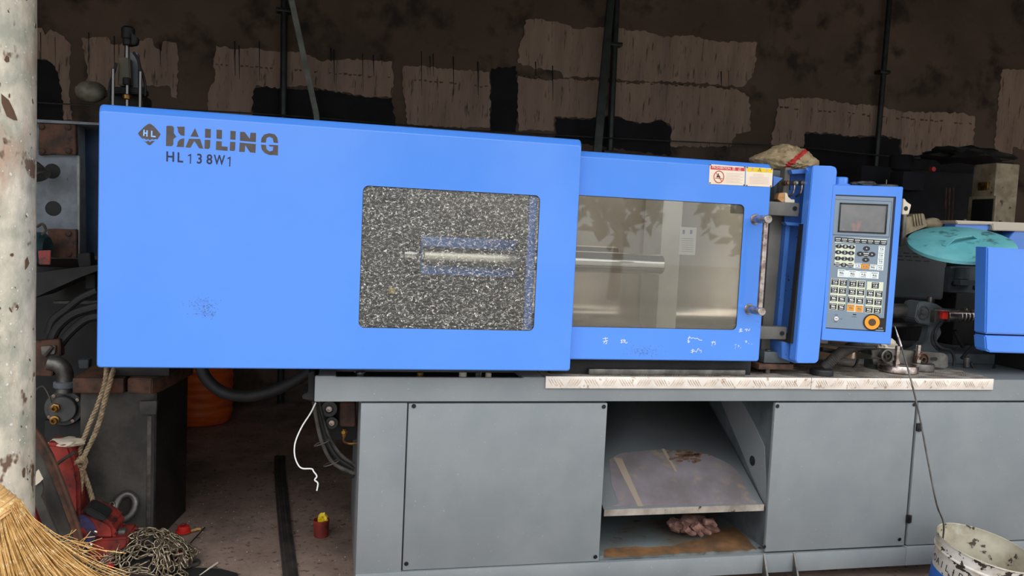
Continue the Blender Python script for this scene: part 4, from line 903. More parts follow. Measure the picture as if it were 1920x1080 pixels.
# turquoise lid
C0 = P(1802, 456, .40); Rl = RAD(1697, 1906, 456, .40)
Fv = (C0-CAM).normalized()
tilt = math.radians(21); nl = (V((0, 0, 1))*math.cos(tilt) - V((Fv.x, Fv.y, 0)).normalized()*math.sin(tilt)); nl = (nl + V((Fv.y, -Fv.x, 0)).normalized()*.055).normalized()
LD = root('drum_lid', 'round turquoise painted metal lid with a bent strap handle, resting on the barrel cover', 'lid', C0)
bm = nb(); lathe(bm, [(0, .012), (Rl*.6, .010), (Rl*.96, .004), (Rl, 0), (Rl, -.016), (Rl*.985, -.016), (Rl*.985, -.002), (0, .006)], C0, nl, 72); obj('disc', bm, teal, LD)
def onlid(x, y, h=.0):
    d = ray(x, y); t = (C0+nl*(.012+h)-CAM).dot(nl)/d.dot(nl); return CAM+d*t
a1, a2, a3, a4 = onlid(1772, 458), onlid(1786, 446)+nl*.03, onlid(1822, 440)+nl*.035, onlid(1829, 447)
a1, a2, a3, a4 = onlid(1770, 461), onlid(1788, 446, .035), onlid(1820, 440, .035), onlid(1829, 446)
wv = nl.cross((a3-a2)).normalized()*.028; bm = nb(); 
pth = [a1, a2, a3, a4]; top = [bm.verts.new(p-wv*.5) for p in pth]; bot = [bm.verts.new(p+wv*.5) for p in pth]; top2 = [bm.verts.new(p-wv*.5+nl*.003) for p in pth]; bot2 = [bm.verts.new(p+wv*.5+nl*.003) for p in pth]
for i in range(3):
    for A, B in ((top, bot), (bot, bot2), (bot2, top2), (top2, top)): face(bm, (A[i], A[i+1], B[i+1], B[i]))
for i in (0, 3): face(bm, (top[i], bot[i], bot2[i], top2[i]))
obj('strap_handle', bm, teal, LD, smooth=False)
# beige block heap left of the lid
MB = root('motor_housing', 'beige ribbed motor housing between the control panel and the turquoise lid', 'motor', P(1720, 420, .7))
bm = nb(); ppoly(bm, [(1695,408),(1733,400),(1740,424),(1700,440),(1692,450)], .8, .2, bev=.004); obj('ribbed_body', bm, cream, MB)
bm = nb()
for k in range(4): ppoly(bm, [(1712+k*5,402-k*.6),(1714.5+k*5,402-k*.6),(1718+k*5,424-k),(1715+k*5,424-k)], .79, .012)
obj('cooling_rib', bm, cream, MB, kind='stuff')
lump('end_bell', None, None, P(1748, 420, .85), .05, cream, 2, (1.1, .8, .7), MB, amp=.15)
obj('support_post', ppoly(nb(), [(1694,400),(1701,398),(1699,462),(1690,462)], .6, .06, bev=.003), steel, MB)
wb = root('limit_bracket', 'off-white bracket with a dark hole sticking out behind the control panel', 'bracket', P(1703, 388, .06))
bm = nb(); ppoly(bm, [(1694,372),(1698,374),(1700,378),(1709,384),(1704,402),(1692,402)], .06, .012, bev=.002); obj('plate', bm, whitem, wb); c = P(1699, 391, .058); obj('plate_hole', cyl(nb(), (c.x, .0595, c.z), (0, -1, 0), .01, .001, 14), dark, wb)
obj('bracket_arm', box(nb(), P(1640, 390, .07).x, P(1700, 390, .07).x, .07, .09, c.z-.01, c.z+.01), steel, wb)

# cream cabinet, thin pipes and dim machine at the back right
CC = root('cream_cabinet', 'tall dirty cream cabinet with a dark window at the far right back', 'cabinet', (P(1862, 500, 1.9).x, 2.1, 0))
cA = P(1869, 305, 1.9); cB_ = P(1913, 307, 1.9); Lk = PX(1826, 306, cA.x)
a, b = cA, cB_; box(bm := nb(), cA.x, cB_.x, 1.9, Lk.y, 0, cA.z, .008); obj('carcass', bm, cream, CC)
def lface(name, x0, y0, x1, y1, e, m):
    p, q = PX(x0, y0, cA.x-e), PX(x1, y1, cA.x-e); return obj(name, box(nb(), cA.x-e, cA.x-e+.02, q.y, p.y, q.z, p.z, .002), m, CC)
lface('window_frame', 1817, 369, 1858, 470, .02, cream); lface('dark_window', 1823, 374, 1854, 470, .024, ink); lface('meter', 1834, 342, 1851, 356, .016, brass)
lump('tarpaulin', 'dark crumpled cover lying on top of the cream cabinet', 'cover', V(((a.x+b.x)/2, 2.3, a.z+.09)), .25, dark, 6, (1.3, .8, .25), amp=.6)
dkm = root('dark_press', 'unlit black machine standing between the control panel and the cream cabinet', 'machine', (P(1750, 500, 2.2).x, 2.5, 0))
bm = nb(); a, b = P(1680, 330, 2.2), P(1798, 330, 2.2); box(bm, a.x, b.x+.75, 2.6, 3.1, 0, P(1740, 318, 2.6).z, .02); obj('frame', bm, darkp, dkm)
bm = nb(); box(bm, a.x+.1, b.x-.25, 2.25, 2.4, P(1740, 360, 2.3).z, P(1740, 325, 2.3).z, .01); obj('control_box', bm, darkp, dkm); cyl(bm := nb(), (a.x+.35, 2.6, P(1740, 318, 2.4).z), (0, 0, 1), .09, .12, 16, bev=.01); obj('ram_head', bm, darkp, dkm)
bm = nb()
for x in (1772, 1779, 1786): tube(bm, [P(x+2, 352, 2.2), P(x-1, 420, 2.2)], .006, 6)
obj('feed_pipes', bm, rust, dkm, kind='stuff'); c = P(1762, 316, 2.3); cyl(bm := nb(), (c.x, 2.39, c.z), (0, -1, 0), .018, .03, 12); obj('button', bm, redp, dkm)
# sack behind the guard
lo_ = [(1408,300),(1440,284),(1462,273),(1480,275),(1500,280),(1512,286),(1521,296),(1532,298),(1524,309),(1500,318),(1470,322),(1430,318)]
SK = root('woven_sack', 'beige woven sack with a red stripe slumped behind the guard door top', 'sack', P(1470, 305, .35))
cs = P(1468, 308, .35); s = M1(.35, 1470)
bm = nb(); bmesh.ops.create_icosphere(bm, subdivisions=5, radius=1)
def sackr(a):   # silhouette radius by angle, from the outline
    best = 0
    for i in range(len(lo_)):
        (ax, ay), (bx, by) = lo_[i], lo_[(i+1) % len(lo_)]; ax -= 1468; bx -= 1468; ay = 306-ay; by = 306-by
        dx, dy = math.cos(a), math.sin(a); ex, ey = bx-ax, by-ay; den = dx*ey-dy*ex
        if abs(den) < 1e-9: continue
        t = (ax*ey-ay*ex)/den; u = (ax*dy-ay*dx)/den
        if t > 0 and -1e-6 <= -u*-1 <= 1+1e-6: best = max(best, t)
        elif t > 0 and 0 <= u <= 1: best = max(best, t)
    return best or 20
for v in bm.verts:
    d = v.co.normalized(); h = math.hypot(d.x, d.z); a = math.atan2(d.z, d.x); r = sackr(a)*s
    f = 1+.05*abs(mnoise.noise(V((d.x*5, d.y*3, d.z*7))))*2-.06*abs(mnoise.noise(V((d.x*11+3, d.z*9, d.y*4))))*2
    v.co = cs+V((math.cos(a)*r*h, d.y*.12*f, math.sin(a)*r*h))*f
bm.normal_update()
for f in bm.faces:
    px_, py_ = pix(f.calc_center_median()); k_ = (px_-1471)*(280-317)/(1513-1471)+317
    if abs(py_-k_) < 5.5 and f.normal.y < .3: f.material_index = 1
obj('bag', bm, (sack, redcl), SK, sharp=1.2)
obj('rear_ledge', box(nb(), P(1405, 325, .3).x, P(1535, 325, .3).x, .25, .5, P(1470, 330, .3).z-.02, P(1470, 322, .3).z, .003), grey_d, MC)
TB = root('timber_offcut', 'raw timber offcut on the upper grey guard beam beside the handle', 'offcut', P(1470, 377, .05))
obj('block', ppoly(nb(), [(1461,362),(1472,361),(1473,379),(1466,379),(1458,373)], .04, .03, bev=.001), wood, TB)
o = obj('plastic_angle', ppoly(nb(), [(1472,361),(1476,362),(1478,369),(1484,374),(1490,374),(1490,380),(1472,380)], .035, .03, bev=.001), whitem); tag(o, 'cream L-shaped plastic piece beside the timber offcut', 'bracket')

# ------------------------------------------------------------------ rag in the chute bay
RG = root('work_glove', 'crumpled dirty pink work gloves lying on the bay floor under the chute', 'gloves', V((1.42, .3, ZP0+.006)))
g0 = PZ(1300, 1000, ZP0+.006); s = M1(g0.y, 1300); z0 = ZP0+.006
def blob(px, py, rx, rz, seed, ry=.05):
    c = P(px, py, g0.y); return lump('palm' if seed == 1 else 'cuff', None, None, V((c.x, g0.y, max(c.z, z0+rz*.6))), 1, cloth, seed, (rx, ry, rz), RG, amp=.42, fq=2.6)
blob(1292, 985, .058, .036, 1); blob(1265, 984, .03, .026, 2); blob(1324, 985, .045, .03, 3); blob(1300, 975, .05, .022, 4)
for pts in ([(1300,985),(1308,995),(1316,1004)], [(1305,982),(1318,993),(1332,1000)], [(1285,990),(1295,999),(1304,1000)], [(1320,978),(1335,980),(1342,986)]):
    q = [P(x, y, g0.y-.07) for x, y in pts]
    for v in q: v.z = max(v.z, z0+.012)
    obj('finger', tube(nb(), q, .0145, 8, 4, rfun=lambda t: 1-.35*t), cloth, RG)

# ------------------------------------------------------------------ paint bucket on a stool, with a rod
YB = -.3; cB = P(1850, 1026, YB); Rb = RAD(1757, 1955, 1013, YB)
vdir = V((cB.x, cB.y+D, 0)).normalized(); side = V((vdir.y, -vdir.x, 0))
BK = root('paint_bucket', 'stained white and blue tin paint bucket tilted in the bottom right corner', 'bucket', cB)
axb = (V((0, 0, 1))+side*.19-vdir*.03).normalized()
prof = [(Rb*.80, -.34), (Rb*.93, -.06), (Rb*.945, -.052), (Rb*.985, -.05), (Rb*.985, -.046), (Rb*.96, -.042), (Rb*.985, -.004), (Rb, -.004), (Rb*1.012, 0), (Rb, .004), (Rb*.985, .002), (Rb*.95, -.04), (Rb*.93, -.045), (Rb*.80, -.3), (0, -.3)]
lathe(bm := nb(), prof[:9], cB, axb, 64); obj('shell', bm, bucketm, BK, origin=cB)
lathe(bm := nb(), prof[8:], cB, axb, 64); obj('inside_wall', bm, bucketi, BK, origin=cB)
lathe(bm := nb(), [(Rb*.803, -.34), (Rb*.898, -.135), (Rb*.902, -.135), (Rb*.81, -.34)], cB, axb, 64); obj('blue_band', bm, bucketb, BK, origin=cB)
uB = axb.cross(vdir).normalized(); 
if uB.dot(side) < 0: uB = -uB
fB = uB.cross(axb).normalized()
if fB.dot(vdir) > 0: fB = -fB                       # toward the camera
def oncyl(a, h, e=0):
    r = Rb*(.93+.13*(h+.06)/.28)+e; return cB+axb*h+(uB*math.sin(a)+fB*math.cos(a))*r
def wraptxt(s, a0, da, h, size, m, name):
    bm = nb()
    for i, ch in enumerate(s):
        a = a0+i*da; text(bm, ch, size, lambda x, y: oncyl(a+x/Rb, h+y, .0012), bold=.0)
    obj(name, bm, m, BK, smooth=False, origin=cB)
wraptxt('DAILIBANG', -1.22, .172, -.1, .041, ink, 'lettering')
wraptxt('B', -.55, .2, -.168, .05, whitep, 'lettering')
# rod
rodp = [P(1678,612,-.12), P(1690,650,-.15), P(1706,705,-.18), P(1724,780,-.22), P(1740,865,-.25), P(1756,945,-.27), cB-uB*Rb*.86+vdir*.02]
end = cB+axb*-.22-uB*Rb*.74+vdir*.04; rodp.append(end)
RD = root('thin_rod', 'long thin bent metal rod standing in the paint bucket and leaning towards the control panel', 'rod', end)
obj('shaft', tube(nb(), rodp[1:], .0035, 8, 5), steel, RD); obj('tip', tube(nb(), [rodp[0], rodp[0].lerp(rodp[1], .6), rodp[1]], .0048, 8, 3, rfun=lambda t: .3+.7*min(1, t*2)), chrome_w, RD)
# stool
zs = (cB+axb*-.345).z-.012; sc = cB+axb*-.34
SL = root('low_stool', 'low round timber stool carrying the paint bucket, only its top edge showing', 'stool', (sc.x, sc.y, 0))
obj('seat', lathe(nb(), [(0, -.03), (.2, -.03), (.206, -.02), (.206, -.006), (.2, 0), (0, 0)], (sc.x-.05, sc.y+.04, zs), n=40), wood, SL)
for k in range(3):
    a = k*2.094+.4; obj('leg', tube(nb(), [V((sc.x-.05+.14*math.cos(a), sc.y+.04+.14*math.sin(a), zs-.03)), V((sc.x-.05+.18*math.cos(a), sc.y+.04+.18*math.sin(a), 0))], .016, 10), wood, SL)
print('bucket', cB, Rb, 'stool z', zs)
# ------------------------------------------------------------------ left background: second machine, press, pump
def pcyl(bm, x, y0, y1, Y, wpx, n=16, m=0, bev=.0):
    a, b = P(x, y1, Y), P(x, y0, Y); cyl(bm, (a.x, Y, a.z), (0, 0, 1), wpx/2*M1(Y, x), b.z-a.z, n, m, bev); return bm
dustp = mat('dusty_pale_glass', (130, 122, 108), (96, 90, 80), rough=.5, scale=14)
OM = root('old_machine', 'old blue-grey machine with rusty clamp plates and two holes between pillar and guard', 'machine', (P(110, 500, 1.4).x, 1.4, 0))
bm = nb(); ppoly(bm, [(40,230),(145,230),(149,485),(40,485)], 1.35, .12, bev=.005); PLT = obj('platen', bm, platen, OM)
for x, y in ((98, 321), (100, 391)):
    c = P(x, y, 1.35); r = 14.5*M1(1.35, 100); lathe(bm := nb(), [(r*1.06, -.001), (r*1.04, .0018), (r, .002), (r*.97, .0006), (0, .0006)], (c.x, 1.35, c.z), (0, -1, 0), 26); obj('bore', bm, dark, PLT)
for pl, bo in (([(72,231),(141,233),(142,290),(104,288),(72,291)], ((79, 238), (128, 239), (129, 283), (80, 284))), ([(88,429),(143,430),(143,484),(96,483)], ((129, 438), (130, 476)))):
    rp_ = obj('clamp_plate', ppoly(nb(), jag(pl, 14, .7, 3), 1.31, .04, bev=.003), rust, OM)
    for x, y in bo: c = P(x, y, 1.309); lathe(bm := nb(), [(.014, 0), (.014, .01), (.01, .014), (0, .014)], (c.x, 1.31, c.z), (0, -1, 0), 8); obj('bolt', bm, rust, rp_)
obj('end_frame', ppoly(nb(), [(140,232),(200,236),(200,482),(155,478),(147,400)], 1.55, .3), bluedk, OM)
obj('top_ledge', ppoly(nb(), [(40,222),(200,231),(200,235),(40,228)], 1.3, .3), platen, OM)
obj('platen_lip', ppoly(nb(), [(144,292),(149,292),(149,484),(146,484)], 1.34, .02), lean_m, OM)
bm = nb(); c = P(68, 314, 1.25); lathe(bm, [(.02, -.02), (.045, .05), (.04, .055), (0, .055)], c, (.5, -.3, -.8), 18); obj('funnel_cap', bm, steel, OM)
bm = nb(); c = P(72, 466, 1.15); cyl(bm, (c.x-.12, 1.2, c.z), (1, -.1, 0), .075, .15, 24, bev=.02); obj('teal_motor', bm, mat('dark_teal', (36, 70, 76), (28, 52, 58), rough=.5, scale=10), OM)
obj('red_tag', ppoly(nb(), [(71,470),(95,469),(94,496),(73,496)], 1.1, .01, bev=.002), red, OM, label='small red tag')
bm = nb(); tube(bm, [P(70,425,1.15), P(80,420,1.12), P(86,432,1.12), P(78,440,1.12)], .006, 6, 5); obj('cable_loop', bm, dust, OM)
obj('bed', box(nb(), P(-40, 600, 1.6).x, P(205, 600, 1.6).x, 1.55, 2.4, 0, P(120, 500, 1.6).z), dark, OM)
bm = nb(); ppoly(bm, [(60,512),(190,496),(190,505),(150,520),(60,560)], 1.2, .3); obj('sloping_tray', bm, dark, OM)
obj('shelf_strip', ppoly(nb(), [(100,565),(182,564),(182,570),(100,569)], 1.3, .05), dust, OM)
for pts, r in (([(95,640),(110,612),(140,588),(185,574)], .022), ([(90,625),(100,600),(125,580),(150,560),(182,545)], .018), ([(110,650),(130,625),(160,600),(190,592)], .02)):
    obj('hose', tube(nb(), [P(x, y, 1.15) for x, y in pts], r, 10, 6), black, OM)
bm = nb(); ppoly(bm, [(62,640),(112,636),(114,668),(100,672),(98,706),(62,704)], 1.1, .06, bev=.004); obj('lug_plate', bm, rust, OM)
bm = nb(); ppoly(bm, [(76,650),(104,648),(102,664),(78,666)], 1.08, .02, bev=.003); tube(bm, [P(84,668,1.07), P(98,650,1.07)], .008, 8); obj('latch', bm, steel, OM)
obj('small_box', ppoly(nb(), [(144,476),(168,474),(170,498),(148,502)], 1.3, .08, bev=.003), dark, OM); obj('small_box', ppoly(nb(), [(160,515),(178,514),(178,540),(160,542)], 1.3, .08, bev=.003), dark, OM)
obj('terminal_block', ppoly(nb(), [(146,675),(166,675),(165,691),(148,691)], 1.2, .06, bev=.003), grey_d, OM)
PU = root('flange_pump', 'dark round flanged pump with two brass fittings left of the black column', 'pump', (P(118, 765, 1.0).x, 1.0, 0))
c = P(120, 765, 1.0); r = 37*M1(1.0, 120)
lathe(bm := nb(), [(0, -.25), (r*.7, -.25), (r*.7, -.02), (r, -.02), (r, 0), (r*.97, .004), (r*.74, .004), (r*.72, .03), (r*.68, .034), (0, .034)], c, (0.05, -1, 0), 40); obj('flange', bm, inner_d, PU)
for k in range(4):
    a = .6+k*1.57; cyl(bm := nb(), c+V((r*.86*math.cos(a), -.004, r*.86*math.sin(a))), (0, -1, 0), .008, .008, 8); obj('bolt', bm, chrome_w, PU)
for x, y in ((105, 764), (104, 787)):
    q = P(x, y, .965); lathe(bm := nb(), [(.02, 0), (.02, .014), (.014, .016), (.014, .03), (.009, .03), (.009, .012), (0, .012)], q, (0, -1, 0), 6 if y < 770 else 16); obj('fitting', bm, brass, PU)
bm = nb(); e = [P(120,735,1.0), P(122,715,1.0), P(120,695,1.0), P(108,683,1.0), P(92,680,1.0)]; tube(bm, e, .036, 16, 6); obj('elbow', bm, steel, PU)
obj('clamp_band', cyl(nb(), P(121, 727, 1.0), (0, 0, 1), .045, .03, 24, bev=.004), platen, PU)
bm = nb(); lathe(bm, [(.06, 0), (.075, .0), (.075, .012), (.06, .016), (.055, .05), (0, .05)], P(165, 745, 1.15), (-1, -.3, 0), 24); obj('side_flange', bm, rust, PU)
obj('pedestal', box(nb(), c.x-.09, c.x+.09, 1.02, 1.3, 0, c.z-.06, .01), dark, PU)
obj('feed_wire', tube(nb(), [P(62,735,.95), P(80,724,.95), P(92,742,.95), P(96,756,.95)], .004, 6, 4), steel, PU)
HP = root('ram_press', 'tall slim hydraulic ram with chrome rods behind the left end of the lettered guard', 'press', (P(236, 300, 1.5).x, 1.5, 0))
bm = pcyl(nb(), 240, 50, 76, 1.5, 25, bev=.01); pcyl(bm, 241, 74, 86, 1.5, 22, bev=.004); ppoly(bm, [(246,60),(258,70),(256,82),(246,84)], 1.44, .05, bev=.004); obj('top_motor', bm, black, HP)
obj('ram_rod', pcyl(nb(), 238, 84, 110, 1.5, 9), chrome_d, HP)
bm = nb(); ppoly(bm, [(222,107),(243,108),(245,160),(220,160)], 1.44, .12, bev=.006); obj('cylinder_body', bm, mat('olive_grey_casting', (98, 92, 70), (80, 76, 60), rough=.55, scale=9), HP)
obj('side_plate', ppoly(nb(), [(244,98),(258,99),(258,170),(244,170)], 1.5, .05, bev=.003), platen, HP)
obj('ram_rod', pcyl(nb(), 238, 150, 230, 1.44, 8), chrome_d, HP); obj('collar', pcyl(nb(), 238, 146, 160, 1.44, 16, bev=.004), dark, HP); obj('collar', pcyl(nb(), 238, 177, 187, 1.44, 17, bev=.004), brass, HP)
for x, y0 in ((211, 128), (262, 133)): obj('guide_rod', pcyl(nb(), x, y0, 240, 1.4, 7, bev=.003), chrome_d, HP)
for pts in ([(250,98),(258,110),(262,124),(262,134)], [(262,126),(268,140),(272,160),(272,180)], [(218,118),(214,135),(206,160),(204,190)]): obj('hose', tube(nb(), [P(x, y, 1.42) for x, y in pts], .007, 8, 5), black, HP)
obj('crosshead', ppoly(nb(), [(205,162),(270,164),(272,176),(203,174)], 1.46, .1, bev=.006), dark, HP)
obj('frame', box(nb(), P(206, 250, 1.6).x, P(272, 250, 1.6).x, 1.55, 1.75, 0, P(240, 176, 1.6).z, .01), dark, HP)
o = lump('work_lamp', 'dusty pale round lamp head beside the hydraulic ram', 'lamp', P(170, 172, 1.6), .075, dustp, 3, (1.0, .8, .72), amp=.08)
o2 = obj('lamp_arm', tube(nb(), [P(184,174,1.6), P(200,178,1.6), P(222,190,1.6)], .01, 8, 3), black, HP)

# black column with cap plate
COL = root('iron_column', 'greasy black iron column with a thick cap plate under the lettered guard', 'column', (-.88, .9, 0))
fc = PZ(285, 1020, 0); bk = PZ(345, 958, 0); YC = fc.y
xl_ = P(150, 850, YC).x; zt2 = P(285, 735, YC).z; xr2 = P(349, 715, bk.y).x
pl_ = [(xl_, YC), (fc.x-.03, YC), (fc.x, YC+.015), (xr2, bk.y), (xr2-.02, bk.y+.04), (xl_, bk.y+.04)]
bm = nb(); prism(bm, [V((x, y, 0)) for x, y in pl_], V((0, 0, zt2)), bev=.003); obj('body', bm, colf, COL)
bm = nb(); dv = V((xr2-fc.x, bk.y-YC-.015, 0)); nn = V((dv.y, -dv.x, 0)).normalized()
prism(bm, [V((fc.x, YC+.015, .0))+nn*.002, V((xr2, bk.y, .0))+nn*.002, V((xr2, bk.y, zt2))+nn*.002, V((fc.x, YC+.015, zt2))+nn*.002], nn*.006); obj('grease_crust', bm, colm, COL)
obj('edge_strip', ppoly(nb(), [(276,780),(284,780),(282,1000),(274,1000)], YC-.004, .006, bev=.001), steel, COL)
obj('edge_block', ppoly(nb(), [(262,753),(294,752),(293,777),(261,778)], YC-.025, .03, bev=.002), colf, COL)
zc0, zc1 = zt2, P(155, 708, YC-.03).z
bm = nb(); xg = P(233, 720, YC-.03).x; xg2 = P(240, 720, YC-.03).x; xe = P(296, 720, YC-.03).x
box(bm, xl_-.02, xg, YC-.04, bk.y+.06, zc0+.002, zc1, .006); obj('cap_plate', bm, rust, COL)
bm = nb(); prism(bm, [V((xg2, YC-.04, zc0+.002)), V((xe-.02, YC-.05, zc0+.002)), V((xe+.01, YC+.0, zc0+.002)), V((xr2+.03, bk.y, zc0+.002)), V((xr2+.02, bk.y+.06, zc0+.002)), V((xg2, bk.y+.06, zc0+.002))], V((0, 0, zc1-zc0-.002)), bev=.004); obj('cap_plate', bm, rust, COL)
obj('packing_pad', box(nb(), P(205, 700, YC).x, P(318, 700, YC).x, YC, bk.y, zc1, zc1+.05, .008), dark, COL)
obj('machine_foot', box(nb(), P(185, 690, YC).x, P(352, 690, YC).x, YC+.04, bk.y+.1, zc1+.05, zc1+.11, .01), rust, COL)
# rope over the cap
def rope(bm, pts, R=.0085, k=10, pitch=.045, m=0):
    sp = smooth_path(pts, k); L = 0; N = len(sp); strands = [[], [], []]
    up = None
    for i, p in enumerate(sp):
        if i: L += (p-sp[i-1]).length
        t = (sp[min(i+1, N-1)]-sp[max(i-1, 0)]).normalized()
        if up is None: up = t.orthogonal().normalized()
        up = (up-t*up.dot(t)).normalized(); s = t.cross(up)
        for j in range(3):
            a = 2*math.pi*(L/pitch+j/3); strands[j].append(p+(up*math.cos(a)+s*math.sin(a))*R*.55)
    for s_ in strands: tube(bm, s_, R*.62, 6, m=m)
    return bm
YR = YC-.07
RP = root('knotted_rope', 'grey-brown twisted rope hung over the column cap and knotted above the red hoist', 'rope', P(150, 860, YR))
def rp_(name, pts, R=.0092): obj(name, rope(nb(), [P(x, y, Y) for x, y, Y in pts], R, 30, .05), ropem, RP)
rp_('strand', [(200,690,YC+.02),(199,704,YR),(194,728,YR),(183,760,YR),(168,795,YR),(157,823,YR),(149,850,YR),(148,872,YR)])
rp_('strand', [(214,690,YC+.03),(209,706,YR-.02),(202,730,YR-.02),(195,756,YR-.02),(187,788,YR-.02),(175,820,YR-.02),(159,852,YR-.02),(150,880,YR-.02)])
rp_('strand', [(148,868,YR-.02),(135,882,YR-.02),(130,900,YR-.02),(136,925,YR-.02),(140,955,YR-.02)])
rp_('strand', [(150,876,YR-.03),(152,900,YR-.03),(149,930,YR-.03),(146,955,YR-.03),(158,962,YR-.04),(168,958,YR-.04)])
rp_('strand', [(152,874,YR),(160,895,YR),(170,925,YR),(178,955,YR-.02)])
rp_('strand', [(128,905,YR),(124,930,YR),(131,952,YR)])
kn_ = [P(x, y, YR+d) for x, y, d in [(142,862,-.03),(156,858,-.045),(160,868,-.03),(144,874,-.045),(142,866,-.05),(158,866,-.05),(156,878,-.04),(142,880,-.03)]]
obj('knot', rope(nb(), kn_, .0085, 10), ropem, RP)

# red winch body
YH = .42
HO = root('chain_hoist', 'red and violet chain hoist lying on the floor in front of the black column', 'hoist', PZ(210, 1050, 0))
def hp(name, pix, Y, t, m, bev=.006, par=None): return obj(name, ppoly(nb(), pix, Y, t, bev=bev), m, par or HO)
hp('rear_casing', [(60,870),(84,830),(130,836),(142,870),(148,905),(150,1000),(60,1010)], YH+.16, .12, red, .012)
hp('casing', [(146,960),(160,958),(185,968),(206,980),(214,988),(216,1005),(212,1012),(184,1012),(176,1018),(150,1018)], YH, .16, red, .014)
hp('drum_cover', [(146,966),(152,965),(166,972),(176,985),(180,1000),(178,1012),(170,1022),(164,1026),(150,1026)], YH-.012, .014, violet, .005)
hp('hub', [(150,990),(158,996),(162,1006),(160,1014),(150,1016)], YH-.03, .02, red, .004)
hp('lower_casing', [(164,1018),(184,1012),(240,1008),(240,1022),(218,1045),(216,1052),(166,1052)], YH-.01, .16, red, .008)
hp('top_guard', [(155,956),(166,952),(186,962),(200,972),(196,978),(178,974),(160,964)], YH-.02, .1, dark, .004)
for x, y in ((179, 998), (170, 1022), (204, 1047)): c = P(x, y, YH-.014); lathe(bm := nb(), [(.009, 0), (.009, .006), (.005, .009), (0, .009)], c, (0, -1, 0), 10); obj('bolt', bm, chrome_w, HO)
cyl(bm := nb(), P(212, 999, YH+.05), (1, 0, -.02), .012, .05, 14, bev=.002); cyl(bm, P(222, 999, YH+.05), (1, 0, -.02), .02, .03, 14, bev=.003); obj('axle', bm, steel, HO)
hp('red_flag', [(197,1050),(206,1055),(216,1060),(206,1068),(200,1066)], YH-.04, .01, redp, .002)
lump('pale_stone', 'flat pale cap lying on the hoist casing beside the rope', 'cap', P(125, 829, YH+.22), .06, whitem, 5, (1.1, .8, .28), amp=.35, sub=3)
o = obj('bent_strap', tube(nb(), [P(100,876,YH+.12), P(118,862,YH+.12), P(140,848,YH+.12)], .007, 8, 4), dust); tag(o, 'thin grey metal strip lying across the red hoist casing', 'strip')
# leaning channel
CH = root('steel_channel', 'rusty brown steel channel leaning between the pillar and the red hoist', 'channel', P(158, 1060, YH-.08))
e0, e1 = [(62,805), (75,818)], []
obj('flange', prism(nb(), [P(x, y, YH-.06) for x, y in [(63,802),(72,812),(100,858),(125,925),(148,990),(163,1052),(150,1054),(130,985),(108,925),(84,868),(63,830)]], V((0, .012, 0)), bev=.002), rust, CH)
obj('web', prism(nb(), [P(x, y, YH-.05) for x, y in [(62,826),(84,866),(108,925),(130,985),(150,1054),(118,1052),(104,1000),(85,940),(62,880)]], V((0, .1, 0))), colf, CH)
obj('toe', tube(nb(), smooth_path([P(x, y, YH-.065) for x, y in [(66,804),(98,858),(124,925),(147,990),(161,1050)]], 3), .0085, 8), rust, CH)
SP = root('slotted_strap', 'dark slotted metal strap standing beside the pillar in front of red metal', 'strap', P(98, 1010, YH-.1))
obj('bar', ppoly(nb(), [(60,905),(78,900),(82,916),(78,930),(112,1008),(90,1010),(70,960),(60,935)], YH-.1, .01, bev=.002), colf, SP)
obj('torn_tip', ppoly(nb(), [(68,884),(72,880),(81,898),(74,905),(64,912)], YH-.11, .004), whitem, SP)
obj('slot', ppoly(nb(), [(83,985),(85,984),(91,1000),(91,1008),(86,1002)], YH-.1015, .002), lean_m, SP)
o = obj('red_guard_sheet', ppoly(nb(), [(58,950),(64,956),(80,1006),(58,1008)], YH-.03, .03, bev=.002), red); tag(o, 'red painted sheet at the foot of the pillar behind the broom', 'sheet')
o = obj('red_inner_sheet', ppoly(nb(), [(84,912),(92,930),(112,985),(118,1008),(112,1010),(80,932)], YH-.02, .03, bev=.002), red); tag(o, 'narrow red painted sheet between the dark strap and the leaning channel', 'sheet')
o = obj('paper_scrap', box(nb(), PZ(75, 1012, .012).x-.0, PZ(75, 1012, .012).x+.09, .5, .62, .004, .02, .004), whitem); tag(o, 'crumpled grey-white scrap on the floor right of the pillar foot', 'scrap')
# big ring
RG_ = root('iron_ring', 'heavy grey iron ring leaning against the black column behind the chain', 'ring', P(235, 975, YC-.04))
cc = P(233, 951, YC-.035); s = M1(YC, 233)
pts = [cc+V((math.cos(a)*19*s*(1+.1*math.cos(a))+math.sin(a)*4*s, -.0+.02*math.sin(a), math.sin(a)*24*s)) for a in [2*math.pi*k/36 for k in range(36)]]
obj('ring', tube(nb(), pts, .016, 12, closed=True), steel, RG_)
